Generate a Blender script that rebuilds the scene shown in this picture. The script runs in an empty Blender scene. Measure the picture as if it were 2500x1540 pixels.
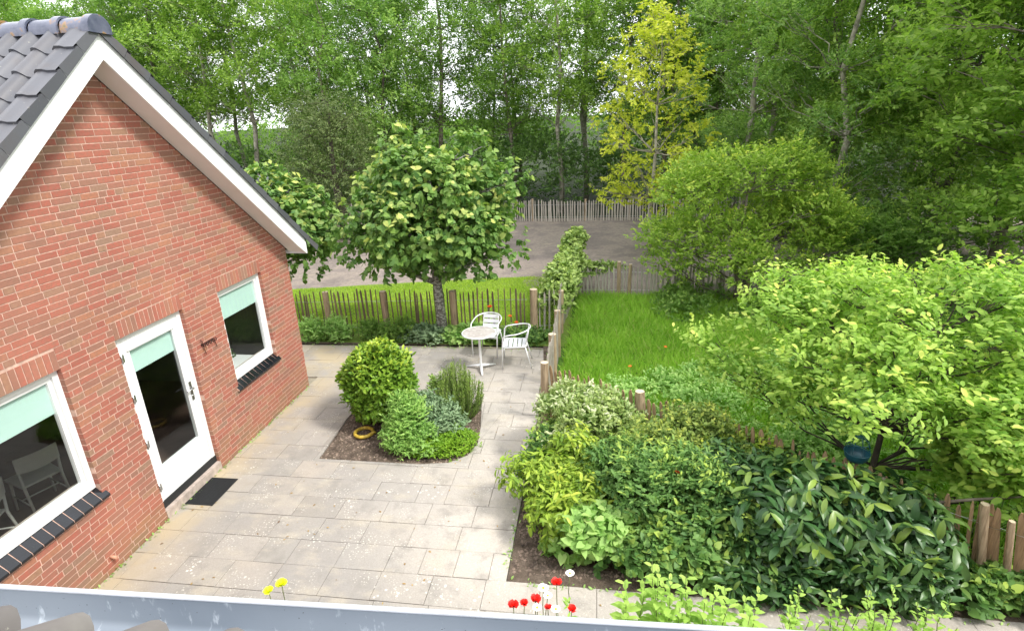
import bpy, math, random
import numpy as np
from mathutils import Vector, Matrix
R = math.radians
scene = bpy.context.scene
C = scene.collection

# ------------------------------------------------------------------ camera
F_PX, PITCH, ROLL, YAW = 1373.0, R(19.58), R(-2.36), R(-8.796)
CAM = Vector((5.119, 0.0, 4.5))
cp, sp = math.cos(PITCH), math.sin(PITCH)
fw = Vector((math.sin(YAW)*cp, math.cos(YAW)*cp, -sp))
r0 = Vector((math.cos(YAW), -math.sin(YAW), 0)); u0 = r0.cross(fw)
rr = r0*math.cos(ROLL) + u0*math.sin(ROLL); uu = u0*math.cos(ROLL) - r0*math.sin(ROLL)
cd = bpy.data.cameras.new('camera'); cam = bpy.data.objects.new('camera', cd); C.objects.link(cam)
m = Matrix((rr, uu, -fw)).transposed().to_4x4(); m.translation = CAM
cam.matrix_world = m
cd.sensor_width = 36; cd.lens = F_PX/2500*36; cd.clip_start = .05; cd.clip_end = 2000
scene.camera = cam

# ------------------------------------------------------------------ sky and sun
SUN_EL, SUN_AZ = R(50), R(108)          # azimuth clockwise from +y
world = bpy.data.worlds.new('World'); scene.world = world; world.use_nodes = True
wn, wl = world.node_tree.nodes, world.node_tree.links
bg = wn['Background']; bg.inputs['Strength'].default_value = 0.148
sky = wn.new('ShaderNodeTexSky'); sky.sky_type = 'NISHITA'; sky.sun_disc = False
sky.sun_elevation = SUN_EL; sky.sun_rotation = SUN_AZ; sky.air_density = 1; sky.dust_density = 2
tc = wn.new('ShaderNodeTexCoord'); mp = wn.new('ShaderNodeMapping'); mp.inputs['Scale'].default_value = (1, 1, 2.6)
nz = wn.new('ShaderNodeTexNoise'); nz.inputs['Scale'].default_value = 3.2; nz.inputs['Detail'].default_value = 7; nz.inputs['Roughness'].default_value = .55
cr = wn.new('ShaderNodeValToRGB'); cr.color_ramp.elements[0].position = .30; cr.color_ramp.elements[1].position = .46; cr.color_ramp.elements[0].color = (.45, .45, .45, 1)
mx = wn.new('ShaderNodeMix'); mx.data_type = 'RGBA'; mx.inputs[7].default_value = (9.5, 9.6, 10.0, 1)
wl.new(tc.outputs['Generated'], mp.inputs['Vector']); wl.new(mp.outputs[0], nz.inputs['Vector']); wl.new(nz.outputs[0], cr.inputs[0])
wl.new(cr.outputs[0], mx.inputs[0]); wl.new(sky.outputs[0], mx.inputs[6]); wl.new(mx.outputs[2], bg.inputs['Color'])
sl = bpy.data.lights.new('sun', 'SUN'); sl.energy = 2.6; sl.angle = R(11); sl.color = (1, .965, .90)
so = bpy.data.objects.new('sun', sl); C.objects.link(so)
sd = Vector((math.sin(SUN_AZ)*math.cos(SUN_EL), math.cos(SUN_AZ)*math.cos(SUN_EL), math.sin(SUN_EL)))
so.rotation_euler = sd.to_track_quat('Z', 'Y').to_euler()
scene.view_settings.view_transform = 'Standard'; scene.view_settings.look = 'None'
scene.view_settings.exposure = 0.74; scene.view_settings.gamma = 1
scene.render.engine = 'CYCLES'
scene.cycles.max_bounces = 6; scene.cycles.transmission_bounces = 4; scene.cycles.transparent_max_bounces = 8
scene.cycles.diffuse_bounces = 4; scene.cycles.glossy_bounces = 2

# ------------------------------------------------------------------ materials
def srgb(r, g, b):
    f = lambda c: (c/255/12.92) if c/255 <= .04045 else ((c/255+.055)/1.055)**2.4
    return (f(r), f(g), f(b), 1)
class NT:
    def __init__(s, name):
        s.m = bpy.data.materials.new(name); s.m.use_nodes = True
        s.n = s.m.node_tree.nodes; s.l = s.m.node_tree.links; s.b = s.n['Principled BSDF']
    def new(s, t, **k):
        o = s.n.new(t)
        for a, v in k.items(): setattr(o, a, v)
        return o
    def noise(s, scale, detail=4, rough=.55, vec=None, dist=0):
        t = s.new('ShaderNodeTexNoise'); t.inputs['Scale'].default_value = scale
        t.inputs['Detail'].default_value = detail; t.inputs['Roughness'].default_value = rough; t.inputs['Distortion'].default_value = dist
        if vec is None: vec = s.obj()
        s.l.new(vec, t.inputs['Vector']); return t.outputs[0]
    def obj(s):
        if not hasattr(s, '_o'): s._o = s.new('ShaderNodeTexCoord').outputs['Object']
        return s._o
    def mapv(s, scale, vec=None):
        q = s.new('ShaderNodeMapping'); q.inputs['Scale'].default_value = scale
        s.l.new(vec or s.obj(), q.inputs['Vector']); return q.outputs[0]
    def island(s):
        if not hasattr(s, '_g'): s._g = s.new('ShaderNodeNewGeometry')
        return s._g.outputs['Random Per Island']
    def ramp(s, fac, stops):
        r = s.new('ShaderNodeValToRGB'); e = r.color_ramp.elements
        while len(e) < len(stops): e.new(.5)
        for i, (p, c) in enumerate(stops):
            e[i].position = p; e[i].color = c if len(c) == 4 else (*c, 1)
        s.l.new(fac, r.inputs[0]); return r.outputs[0]
    def rng(s, fac, a, b, c=0., d=1.):
        r = s.new('ShaderNodeMapRange'); s.l.new(fac, r.inputs[0])
        for i, v in enumerate((a, b, c, d)): r.inputs[i+1].default_value = v
        return r.outputs[0]
    def mix(s, f, a, b, mode='MIX'):
        q = s.new('ShaderNodeMix', data_type='RGBA', blend_type=mode)
        for i, v in ((0, f), (6, a), (7, b)):
            if hasattr(v, 'is_output'): s.l.new(v, q.inputs[i])
            elif i == 0: q.inputs[0].default_value = v
            else: q.inputs[i].default_value = v if len(v) == 4 else (*v, 1)
        return q.outputs[2]
    def bump(s, h, strength=.5, dist=.01):
        b = s.new('ShaderNodeBump'); b.inputs['Strength'].default_value = strength; b.inputs['Distance'].default_value = dist
        s.l.new(h, b.inputs['Height']); s.l.new(b.outputs[0], s.b.inputs['Normal'])
    def col(s, c):
        if hasattr(c, 'is_output'): s.l.new(c, s.b.inputs['Base Color'])
        else: s.b.inputs['Base Color'].default_value = c if len(c) == 4 else (*c, 1)
    def set(s, rough=.7, metal=0, spec=.5):
        s.b.inputs['Roughness'].default_value = rough; s.b.inputs['Metallic'].default_value = metal
        s.b.inputs['Specular IOR Level'].default_value = spec
        return s.m

def plain(name, c, rough=.6, metal=0, var=.12, scale=8, bump=0):
    t = NT(name); n = t.noise(scale)
    dk = tuple(x*(1-var*2) for x in c[:3]); lt = tuple(min(1, x*(1+var)) for x in c[:3])
    t.col(t.mix(t.rng(n, .3, .7), dk, lt))
    if bump: t.bump(t.noise(scale*6), bump, .004)
    return t.set(rough, metal)

LG = 1.45
def leafmat(name, dark, light, fresh=None, rough=.5, trans=.4, clump=1.2, spec=.25):
    """per-leaf tint (random per island), drifting tint over the crown, young leaves by attribute 'fresh'"""
    t = NT(name); dark = tuple(min(.9, v*LG*w) for v, w in zip(dark, (1.08, 1, .95))); light = tuple(min(.9, v*LG*w) for v, w in zip(light, (1.1, 1.02, .95)))
    cl = t.rng(t.noise(clump, 2), .35, .65)
    a = t.mix(t.island(), dark, light)
    a = t.mix(.35, a, t.mix(cl, dark, light))
    if fresh:
        at = t.new('ShaderNodeAttribute', attribute_name='fresh')
        a = t.mix(at.outputs['Fac'], a, fresh)
    t.col(a); t.set(rough, 0, spec)
    tr = t.new('ShaderNodeBsdfTranslucent'); t.l.new(t.mix(1., a, (1.1, 1.3, .7, 1), 'MULTIPLY'), tr.inputs['Color'])
    ms = t.new('ShaderNodeMixShader'); ms.inputs[0].default_value = trans
    t.l.new(t.b.outputs[0], ms.inputs[1]); t.l.new(tr.outputs[0], ms.inputs[2])
    t.l.new(ms.outputs[0], t.n['Material Output'].inputs['Surface'])
    return t.m

M = {}
def mat_brick():
    t = NT('red_brick')
    a = t.ramp(t.island(), [(0, (.34, .085, .06)), (.2, (.40, .105, .07)), (.4, (.41, .13, .09)), (.58, (.31, .13, .09)), (.72, (.27, .135, .095)), (.84, (.43, .16, .085)), (.93, (.33, .19, .115)), (1, (.26, .17, .12))])
    a = t.mix(.06, a, (.42, .24, .19, 1)); n = t.noise(30, 5, .65); a = t.mix(t.rng(n, .35, .8), a, (.24, .13, .09, 1)); 
    v = t.noise(1.1, 3); a = t.mix(t.rng(v, .45, .75, 0, .35), a, (.50, .20, .13, 1))
    # green algae and lime bloom close to the paving: wear of the wall itself
    sep = t.new('ShaderNodeSeparateXYZ'); t.l.new(t.obj(), sep.inputs[0])
    lo = t.new('ShaderNodeMath', operation='MULTIPLY'); t.l.new(t.rng(sep.outputs[2], .0, .5, .75, 0), lo.inputs[0]); t.l.new(t.rng(t.noise(3.5, 5), .35, .6), lo.inputs[1])
    a = t.mix(lo.outputs[0], a, (.24, .17, .09, 1))
    t.col(a); t.bump(n, .5, .006); return t.set(.85)
M['brick'] = mat_brick()
M['mortar'] = plain('pale_mortar', (.60, .40, .32), .95, var=.15, scale=20, bump=.3)
M['white'] = plain('white_paint', (.80, .81, .80), .35, var=.02, scale=3)
M['soffit'] = plain('cream_soffit_paint', (.82, .80, .77), .5, var=.03, scale=2)
M['stone'] = plain('threshold_stone', (.46, .38, .33), .8, var=.15, scale=14, bump=.3)
M['black'] = plain('black_rubber', (.018, .02, .022), .6, scale=30, bump=.2)
M['sill'] = plain('black_glazed_sill_tile', (.012, .014, .018), .12, var=.2, scale=5)
M['iron'] = plain('rusty_iron', (.05, .02, .015), .7, scale=40)
M['steel'] = plain('brushed_steel', (.62, .62, .62), .32, 1, var=.08, scale=25)
M['alu'] = plain('satin_aluminium', (.86, .87, .88), .4, .35, var=.03, scale=12)
M['alu_slat'] = plain('white_anodised_slat', (.84, .85, .88), .4, .1, var=.02, scale=12)
M['terracotta'] = plain('pale_terracotta', (.62, .33, .22), .8)
M['yellow'] = plain('yellow_rubber', (.62, .44, .06), .45, var=.25, scale=20)
M['blind'] = plain('mint_roller_blind', (.50, .68, .63), .8, var=.02, scale=2)
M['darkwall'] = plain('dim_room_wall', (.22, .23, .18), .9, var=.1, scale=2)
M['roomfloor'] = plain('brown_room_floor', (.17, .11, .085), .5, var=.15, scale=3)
M['greychair'] = plain('grey_chair_paint', (.80, .79, .74), .5, var=.04)
M['bark'] = plain('grey_bark', (.20, .17, .13), .9, var=.3, scale=9, bump=.8)
M['palebark'] = plain('pale_smooth_bark', (.36, .33, .26), .85, var=.3, scale=7, bump=.5)
M['darkbark'] = plain('dark_bark', (.075, .06, .045), .9, var=.3, scale=9, bump=.8)
M['twig'] = plain('green_stem', (.14, .17, .06), .7, var=.2)
M['blue'] = plain('blue_green_enamel', (.02, .10, .14), .35, var=.2, scale=10)
def mat_limebark():
    t = NT('lichen_lime_bark'); n = t.noise(16, 5, .7, t.mapv((1, 1, 1.6)))
    t.col(t.ramp(n, [(0, (.05, .045, .04)), (.48, (.13, .12, .10)), (.56, (.42, .42, .37)), (1, (.5, .5, .44))])); t.bump(n, .8, .02); return t.set(.9)
M['limebark'] = mat_limebark()
def mat_wood(name, a, b, c):
    t = NT(name); n = t.noise(5, 5, .7, t.mapv((9, 9, .7))); k = t.mix(t.island(), a, b)
    t.col(t.mix(t.rng(n, .42, .7), k, c)); t.bump(n, .7, .01); return t.set(.85)
M['paling_dark'] = mat_wood('weathered_dark_paling', (.15, .11, .065), (.28, .20, .115), (.07, .055, .035))
M['paling_grey'] = mat_wood('silver_grey_paling', (.44, .40, .34), (.55, .50, .43), (.22, .195, .16))
M['paling_orange'] = mat_wood('orange_brown_paling', (.36, .24, .13), (.46, .31, .17), (.14, .095, .05))
M['post'] = mat_wood('round_softwood_post', (.50, .38, .25), (.42, .31, .20), (.20, .14, .08))
M['postend'] = plain('sawn_post_end', (.62, .50, .36), .9, var=.15, scale=20)
def mat_tabletop():
    t = NT('worn_table_top'); n = t.noise(3, 5, .6, t.mapv((2.2, 9, 1)), 1.5)
    t.col(t.ramp(n, [(.3, (.30, .26, .24)), (.5, (.46, .42, .39)), (.62, (.66, .64, .61)), (.8, (.50, .42, .38))])); return t.set(.3, 0)
M['tabletop'] = mat_tabletop()
def mat_slab():
    t = NT('weathered_concrete_slab')
    a = t.ramp(t.island(), [(0, (.31, .283, .25)), (.3, (.355, .322, .285)), (.55, (.395, .36, .32)), (.8, (.34, .317, .285)), (1, (.43, .38, .325))])
    big = t.noise(.55, 4, .6); a = t.mix(t.rng(big, .40, .60, 0, .7), a, (.31, .297, .285, 1))
    # slabs grow paler towards the fence side; the near rows there stay greyer
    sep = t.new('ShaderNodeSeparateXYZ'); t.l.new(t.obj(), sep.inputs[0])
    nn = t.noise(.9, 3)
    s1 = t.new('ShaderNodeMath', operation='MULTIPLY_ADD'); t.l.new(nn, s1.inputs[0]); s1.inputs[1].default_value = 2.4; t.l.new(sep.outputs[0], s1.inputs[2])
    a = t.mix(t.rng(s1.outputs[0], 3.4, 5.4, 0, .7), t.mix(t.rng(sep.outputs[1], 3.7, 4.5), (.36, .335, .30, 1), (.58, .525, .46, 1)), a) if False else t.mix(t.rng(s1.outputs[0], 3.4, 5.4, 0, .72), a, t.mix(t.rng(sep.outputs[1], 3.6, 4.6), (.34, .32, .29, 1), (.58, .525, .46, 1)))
    mid = t.noise(3.2, 6, .65); a = t.mix(t.rng(mid, .5, .68, 0, .7), a, (.25, .235, .215, 1))
    a = t.mix(t.rng(t.noise(2.1, 5, .6, t.mapv((1, 1.7, 1))), .52, .68, 0, .65), a, (.47, .42, .34, 1))
    fine = t.noise(70, 4, .7); a = t.mix(t.rng(fine, .3, .75, .0, .5), a, (.22, .20, .17, 1))
    v = t.new('ShaderNodeTexVoronoi'); v.inputs['Scale'].default_value = 13; t.l.new(t.obj(), v.inputs['Vector'])
    w = t.new('ShaderNodeMath', operation='MULTIPLY'); t.l.new(t.rng(v.outputs['Distance'], .12, .22, 1, 0), w.inputs[0]); t.l.new(t.rng(t.noise(1.3, 3), .53, .64), w.inputs[1])
    a = t.mix(w.outputs[0], a, (.66, .63, .57, 1))
    v2 = t.new('ShaderNodeTexVoronoi'); v2.inputs['Scale'].default_value = 34; t.l.new(t.obj(), v2.inputs['Vector'])
    w2 = t.new('ShaderNodeMath', operation='MULTIPLY'); t.l.new(t.rng(v2.outputs['Distance'], .14, .30, 1, 0), w2.inputs[0]); t.l.new(t.rng(t.noise(2.6, 4), .49, .62), w2.inputs[1])
    a = t.mix(w2.outputs[0], a, (.60, .57, .50, 1))
    w3 = t.new('ShaderNodeMath', operation='MULTIPLY'); t.l.new(t.rng(sep.outputs[0], .1, .75, 1, 0), w3.inputs[0]); t.l.new(t.rng(t.noise(1.6, 5, .6), .36, .6), w3.inputs[1])
    a = t.mix(w3.outputs[0], a, (.42, .35, .24, 1))
    t.col(a); t.bump(t.noise(45, 5, .7), .55, .008); return t.set(.92, 0, .3)
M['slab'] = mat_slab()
def mat_ground(name, stops, s1, s2, bump=.6, dist=.03, rough=.95):
    t = NT(name); n = t.noise(s1, 6, .62); k = t.noise(s2, 5, .7)
    a = t.ramp(n, stops); a = t.mix(t.rng(k, .3, .75, 0, .55), a, tuple(x*.45 for x in stops[0][1][:3]))
    t.col(a); t.bump(k, bump, dist); return t.set(rough, 0, .2)
M['dirt'] = mat_ground('bare_yard_earth', [(.3, (.19, .16, .145)), (.46, (.26, .22, .195)), (.54, (.34, .285, .24)), (.62, (.28, .24, .205)), (.74, (.50, .41, .31))], .7, 9, .8, .06)
M['soil'] = mat_ground('bed_soil', [(.3, (.10, .075, .055)), (.6, (.20, .155, .12)), (.8, (.30, .24, .19))], 9, 40, .9, .03)
M['joint'] = mat_ground('mossy_joint_sand', [(.3, (.17, .15, .11)), (.5, (.38, .34, .26)), (.62, (.30, .27, .20)), (.8, (.24, .24, .12))], 2.5, 30, .6, .01)
M['floor'] = mat_ground('woodland_floor', [(.3, (.02, .03, .012)), (.6, (.035, .05, .018)), (.8, (.06, .06, .03))], .8, 8, .8, .05)
M['lawnsoil'] = mat_ground('mown_grass_base', [(.3, (.12, .20, .035)), (.55, (.19, .28, .05)), (.8, (.28, .34, .08))], 1.2, 25, .8, .03)
M['meadow'] = mat_ground('meadow_base', [(.3, (.06, .14, .02)), (.6, (.10, .20, .03)), (.8, (.13, .22, .05))], 1.2, 25, .8, .03)
def mat_tile(name, a, b, c, rough=.45):
    t = NT(name); k = t.mix(t.island(), a, b); n = t.noise(2.2, 5, .6)
    k = t.mix(t.rng(n, .5, .72, 0, .7), k, c); l = t.noise(26, 4, .7); k = t.mix(t.rng(l, .66, .72, 0, .6), k, (.34, .33, .27, 1))
    t.col(k); t.bump(t.noise(60, 3), .2, .004); return t.set(rough, 0, .5)
M['tile'] = mat_tile('anthracite_roof_tile', (.075, .078, .09), (.115, .117, .13), (.10, .085, .08), .42)
M['oldtile'] = mat_tile('mossy_brown_roof_tile', (.12, .11, .105), (.165, .15, .14), (.21, .20, .18), .7)
def mat_ridge():
    t = NT('glazed_ridge_tile'); n = t.noise(5, 4)
    a = t.ramp(n, [(.35, (.07, .08, .12)), (.54, (.13, .14, .19)), (.60, (.30, .17, .07)), (.64, (.12, .13, .06)), (.8, (.25, .24, .22))])
    t.col(a); return t.set(.22, 0, .7)
M['ridge'] = mat_ridge()
def mat_zinc():
    t = NT('weathered_zinc'); n = t.noise(7, 5, .65, t.mapv((3, 1, 1))); k = t.noise(1.2, 3)
    a = t.mix(t.rng(k, .3, .7), (.19, .225, .27), (.27, .305, .35)); a = t.mix(t.rng(n, .6, .7, 0, .75), a, (.52, .57, .63, 1))
    a = t.mix(t.rng(t.noise(60, 2), .72, .76), a, (.05, .05, .05, 1))
    t.col(a); return t.set(.5, .15)
M['zinc'] = mat_zinc()
M['zinclip'] = plain('bright_zinc_lip', (.60, .62, .66), .35, .3, var=.05)
def mat_glass():
    t = NT('window_glass'); tr = t.new('ShaderNodeBsdfTransparent'); tr.inputs[0].default_value = (.96, .98, .97, 1)
    gl = t.new('ShaderNodeBsdfGlossy'); gl.inputs['Roughness'].default_value = .01; gl.inputs['Color'].default_value = (.9, .95, 1, 1)
    fr = t.new('ShaderNodeFresnel'); fr.inputs[0].default_value = 1.5
    ms = t.new('ShaderNodeMixShader'); ge = t.new('ShaderNodeNewGeometry'); bf = t.new('ShaderNodeMath', operation='SUBTRACT'); bf.inputs[0].default_value = 1; t.l.new(ge.outputs['Backfacing'], bf.inputs[1])
    ml = t.new('ShaderNodeMath', operation='MULTIPLY'); t.l.new(fr.outputs[0], ml.inputs[0]); t.l.new(bf.outputs[0], ml.inputs[1])
    t.l.new(ml.outputs[0], ms.inputs[0]); t.l.new(tr.outputs[0], ms.inputs[1]); t.l.new(gl.outputs[0], ms.inputs[2])
    t.l.new(ms.outputs[0], t.n['Material Output'].inputs['Surface']); return t.m
M['glass'] = mat_glass()
# foliage colours
M['lf_wood_a'] = leafmat('alder_leaf', (.06, .13, .03), (.17, .28, .06), (.32, .44, .09), clump=.5, trans=.5)
M['lf_wood_b'] = leafmat('maple_leaf_green', (.09, .18, .035), (.26, .38, .08), (.42, .54, .12), clump=.5, trans=.5)
M['lf_wood_c'] = leafmat('poplar_leaf_bluegreen', (.07, .16, .05), (.25, .37, .10), (.40, .52, .14), clump=.5, trans=.5)
M['lf_wood_d'] = leafmat('hazel_leaf', (.07, .15, .035), (.19, .31, .08), (.36, .48, .10), clump=.9, trans=.5)
M['lf_conifer'] = leafmat('hawthorn_dark_leaf', (.035, .065, .022), (.11, .15, .05), (.15, .2, .07), trans=.2, clump=1.2)
M['lf_under'] = leafmat('undergrowth_leaf', (.035, .085, .025), (.12, .21, .055), None, clump=.6)
M['lf_lime'] = leafmat('lime_tree_leaf', (.04, .11, .03), (.15, .26, .06), (.50, .54, .15), clump=1.5, trans=.3)
M['lf_yellow'] = leafmat('golden_leaf', (.24, .31, .03), (.42, .45, .06), (.60, .58, .07), clump=1.0, trans=.45)
M['lf_spring'] = leafmat('spring_green_leaf', (.11, .21, .03), (.28, .40, .07), (.52, .58, .08), clump=1.3, trans=.4)
M['lf_magnolia'] = leafmat('magnolia_leaf', (.11, .23, .04), (.30, .43, .09), (.66, .70, .16), clump=1.6, trans=.4)
M['lf_laurel'] = leafmat('dark_laurel_leaf', (.014, .045, .016), (.05, .12, .035), (.22, .32, .05), rough=.36, trans=.15, clump=2, spec=.35)
M['lf_box'] = leafmat('round_bush_leaf', (.05, .13, .015), (.16, .28, .035), (.38, .48, .05), rough=.3, trans=.2, clump=3)
M['lf_rosemary'] = leafmat('rosemary_needle', (.07, .14, .03), (.22, .33, .08), (.34, .44, .10), clump=4, trans=.2)
M['lf_sage'] = leafmat('grey_green_leaf', (.08, .15, .08), (.20, .29, .17), None, clump=4, trans=.2)
M['lf_feather'] = leafmat('fresh_feathery_leaf', (.10, .22, .05), (.26, .42, .12), (.40, .54, .14), clump=4, trans=.35)
M['lf_mound'] = leafmat('mound_leaf', (.08, .19, .015), (.20, .34, .03), None, clump=5, trans=.3)
M['lf_ivy'] = leafmat('ivy_leaf', (.08, .16, .03), (.28, .38, .12), (.42, .50, .10), rough=.35, clump=2.5, trans=.15)
M['lf_varie'] = leafmat('variegated_leaf', (.07, .15, .03), (.30, .38, .14), (.62, .64, .42), clump=2.5, trans=.3)
M['lf_pieris'] = leafmat('yellow_green_shrub_leaf', (.08, .17, .02), (.26, .37, .05), (.46, .52, .07), rough=.35, clump=2.5, trans=.3)
M['lf_mixed'] = leafmat('mixed_shrub_leaf', (.035, .10, .025), (.13, .25, .07), (.38, .50, .09), clump=2, trans=.3)
M['lf_spirea'] = leafmat('olive_shrub_leaf', (.045, .10, .025), (.19, .27, .07), (.46, .50, .09), clump=2.5, trans=.3)
M['lf_weed'] = leafmat('weed_leaf', (.12, .26, .06), (.30, .46, .16), (.46, .58, .20), clump=2, trans=.35)
M['lf_herb'] = leafmat('pale_herb_leaf', (.16, .30, .06), (.32, .48, .12), (.5, .58, .16), clump=3, trans=.4)
M['grass'] = leafmat('meadow_grass_blade', (.13, .28, .03), (.28, .45, .07), (.50, .54, .18), clump=1, trans=.4)
M['grass2'] = leafmat('mown_grass_blade', (.16, .28, .03), (.34, .44, .07), None, clump=1, trans=.4)
M['red'] = leafmat('poppy_petal', (.62, .015, .02), (.80, .04, .03), None, trans=.3)
M['orange'] = leafmat('orange_poppy_petal', (.75, .08, .02), (.85, .16, .04), None, trans=.3)
M['petal'] = plain('white_petal', (.85, .85, .82), .6, var=.02)
M['yflower'] = leafmat('yellow_petal', (.72, .70, .03), (.85, .84, .08), None, trans=.3)

# ------------------------------------------------------------------ mesh helpers
def tag(o, label=None, cat=None, group=None, kind=None):
    if label: o['label'] = label
    if cat: o['category'] = cat
    if group: o['group'] = group
    if kind: o['kind'] = kind
    return o
def empty(name, loc=(0, 0, 0), rz=0, **k):
    o = bpy.data.objects.new(name, None); C.objects.link(o); o.location = loc; o.rotation_euler = (0, 0, rz)
    o.empty_display_size = .1
    return tag(o, **k)
def link(name, me, parent=None):
    o = bpy.data.objects.new(name, me); C.objects.link(o)
    if parent: o.parent = parent
    return o
class MB:
    def __init__(s): s.v = []; s.f = []; s.sm = []; s.mi = []; s.cur = 0
    def add(s, vs, fs, smooth=False):
        b = len(s.v); s.v += [tuple(v) for v in vs]
        for f in fs: s.f.append([b+i for i in f]); s.sm.append(smooth); s.mi.append(s.cur)
        return s
    def box(s, x0, x1, y0, y1, z0, z1, rz=0, c=None, tilt=None):
        vs = [Vector((x, y, z)) for z in (z0, z1) for y in (y0, y1) for x in (x0, x1)]
        if rz or tilt:
            cc = Vector(c) if c else Vector(((x0+x1)/2, (y0+y1)/2, (z0+z1)/2))
            mt = Matrix.Rotation(rz, 3, 'Z')
            if tilt: mt = mt @ Matrix.Rotation(tilt[0], 3, 'X') @ Matrix.Rotation(tilt[1], 3, 'Y')
            vs = [cc + mt @ (v-cc) for v in vs]
        return s.add(vs, [(0, 2, 3, 1), (4, 5, 7, 6), (0, 1, 5, 4), (2, 6, 7, 3), (0, 4, 6, 2), (1, 3, 7, 5)])
    def tube(s, pts, rad, n=8, cap=True, smooth=True):
        pts = [Vector(p) for p in pts]; k = len(pts)
        if not hasattr(rad, '__len__'): rad = [rad]*k
        vs = []; up = Vector((0, 0, 1)); pu = None
        for i, p in enumerate(pts):
            d = (pts[min(i+1, k-1)] - pts[max(i-1, 0)]).normalized()
            if pu is None:
                a = d.cross(up if abs(d.z) < .9 else Vector((1, 0, 0))).normalized()
            else:
                a = (pu - d*pu.dot(d)).normalized()
            pu = a; b = d.cross(a)
            for j in range(n):
                t = 2*math.pi*j/n; vs.append(p + (a*math.cos(t) + b*math.sin(t))*rad[i])
        fs = [(i*n+j, i*n+(j+1) % n, (i+1)*n+(j+1) % n, (i+1)*n+j) for i in range(k-1) for j in range(n)]
        s.add(vs, fs, smooth)
        if cap: s.f += [[len(s.v)-k*n+j for j in range(n)][::-1], [len(s.v)-n+j for j in range(n)]]; s.sm += [False]*2; s.mi += [s.cur]*2
        return s
    def prism(s, poly, axis, a, b):
        """poly: 2D points; axis 0 -> (y,z) extruded over x; 1 -> (x,z) over y; 2 -> (x,y) over z"""
        n = len(poly)
        def P(u, w, t): return ((t, u, w), (u, t, w), (u, w, t))[axis]
        vs = [P(u, w, a) for u, w in poly] + [P(u, w, b) for u, w in poly]
        fs = [list(range(n))[::-1], list(range(n, 2*n))] + [[i, (i+1) % n, n+(i+1) % n, n+i] for i in range(n)]
        return s.add(vs, fs)
    def ellip(s, c, r, nu=10, nv=7):
        vs = []
        for i in range(nv+1):
            ph = math.pi*i/nv
            for j in range(nu):
                t = 2*math.pi*j/nu; vs.append((c[0]+r[0]*math.sin(ph)*math.cos(t), c[1]+r[1]*math.sin(ph)*math.sin(t), c[2]+r[2]*math.cos(ph)))
        return s.add(vs, [(i*nu+j, (i+1)*nu+j, (i+1)*nu+(j+1) % nu, i*nu+(j+1) % nu) for i in range(nv) for j in range(nu)], True)
    def torus(s, c, Rr, r, n=28, k=8, zs=1, tilt=0, arc=(0, 2*math.pi)):
        closed = arc[1]-arc[0] > 6.28
        pts = []
        for i in range(n+1):
            t = arc[0]+(arc[1]-arc[0])*i/n; pts.append((c[0]+Rr*math.cos(t), c[1]+Rr*math.sin(t), c[2]))
        return s.tube(pts, r, k, cap=not closed)
    def build(s, name, mat, parent=None):
        me = bpy.data.meshes.new(name); me.from_pydata(s.v, [], s.f); me.update()
        for mm in (mat if isinstance(mat, list) else [mat]): me.materials.append(mm)
        me.polygons.foreach_set('use_smooth', s.sm); me.polygons.foreach_set('material_index', s.mi)
        return link(name, me, parent)

TPL = {
 'diamond': ([(0,0,0),(.42,.27,.05),(1,0,-.06),(.42,-.27,.05)], [(0,3,2),(0,2,1)]),
 'oval': ([(0,0,0),(.3,.21,.05),(.7,.2,.02),(1,0,-.14),(.7,-.2,.02),(.3,-.21,.05),(.5,0,0)], [(6,0,5),(6,5,4),(6,4,3),(6,3,2),(6,2,1),(6,1,0)]),
 'heart': ([(0,0,0),(-.13,.24,.02),(.15,.43,.05),(.6,.33,0),(1.02,0,-.14),(.6,-.33,0),(.15,-.43,.05),(-.13,-.24,.02),(.35,0,-.02)], [(8,0,7),(8,7,6),(8,6,5),(8,5,4),(8,4,3),(8,3,2),(8,2,1),(8,1,0)]),
 'long': ([(0,0,0),(.25,.13,.04),(.6,.17,.0),(.85,.1,-.1),(1,0,-.22),(.85,-.1,-.1),(.6,-.17,.0),(.25,-.13,.04),(.3,0,.0),(.65,0,-.05)], [(0,7,8),(7,6,8),(6,9,8),(6,5,9),(5,4,9),(4,3,9),(3,2,9),(9,2,8),(2,1,8),(1,0,8)]),
 'needle': ([(0,0,0),(.5,.05,0),(1,0,0),(.5,-.05,0)], [(0,3,2),(0,2,1)]),
 'blade': ([(0,-.035,0),(0,.035,0),(.5,-.028,.08),(.5,.028,.08),(1,0,-.12)], [(0,1,3),(0,3,2),(2,3,4)]),
}
def unit(a): return a/np.maximum(np.linalg.norm(a, axis=-1, keepdims=True), 1e-9)
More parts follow.
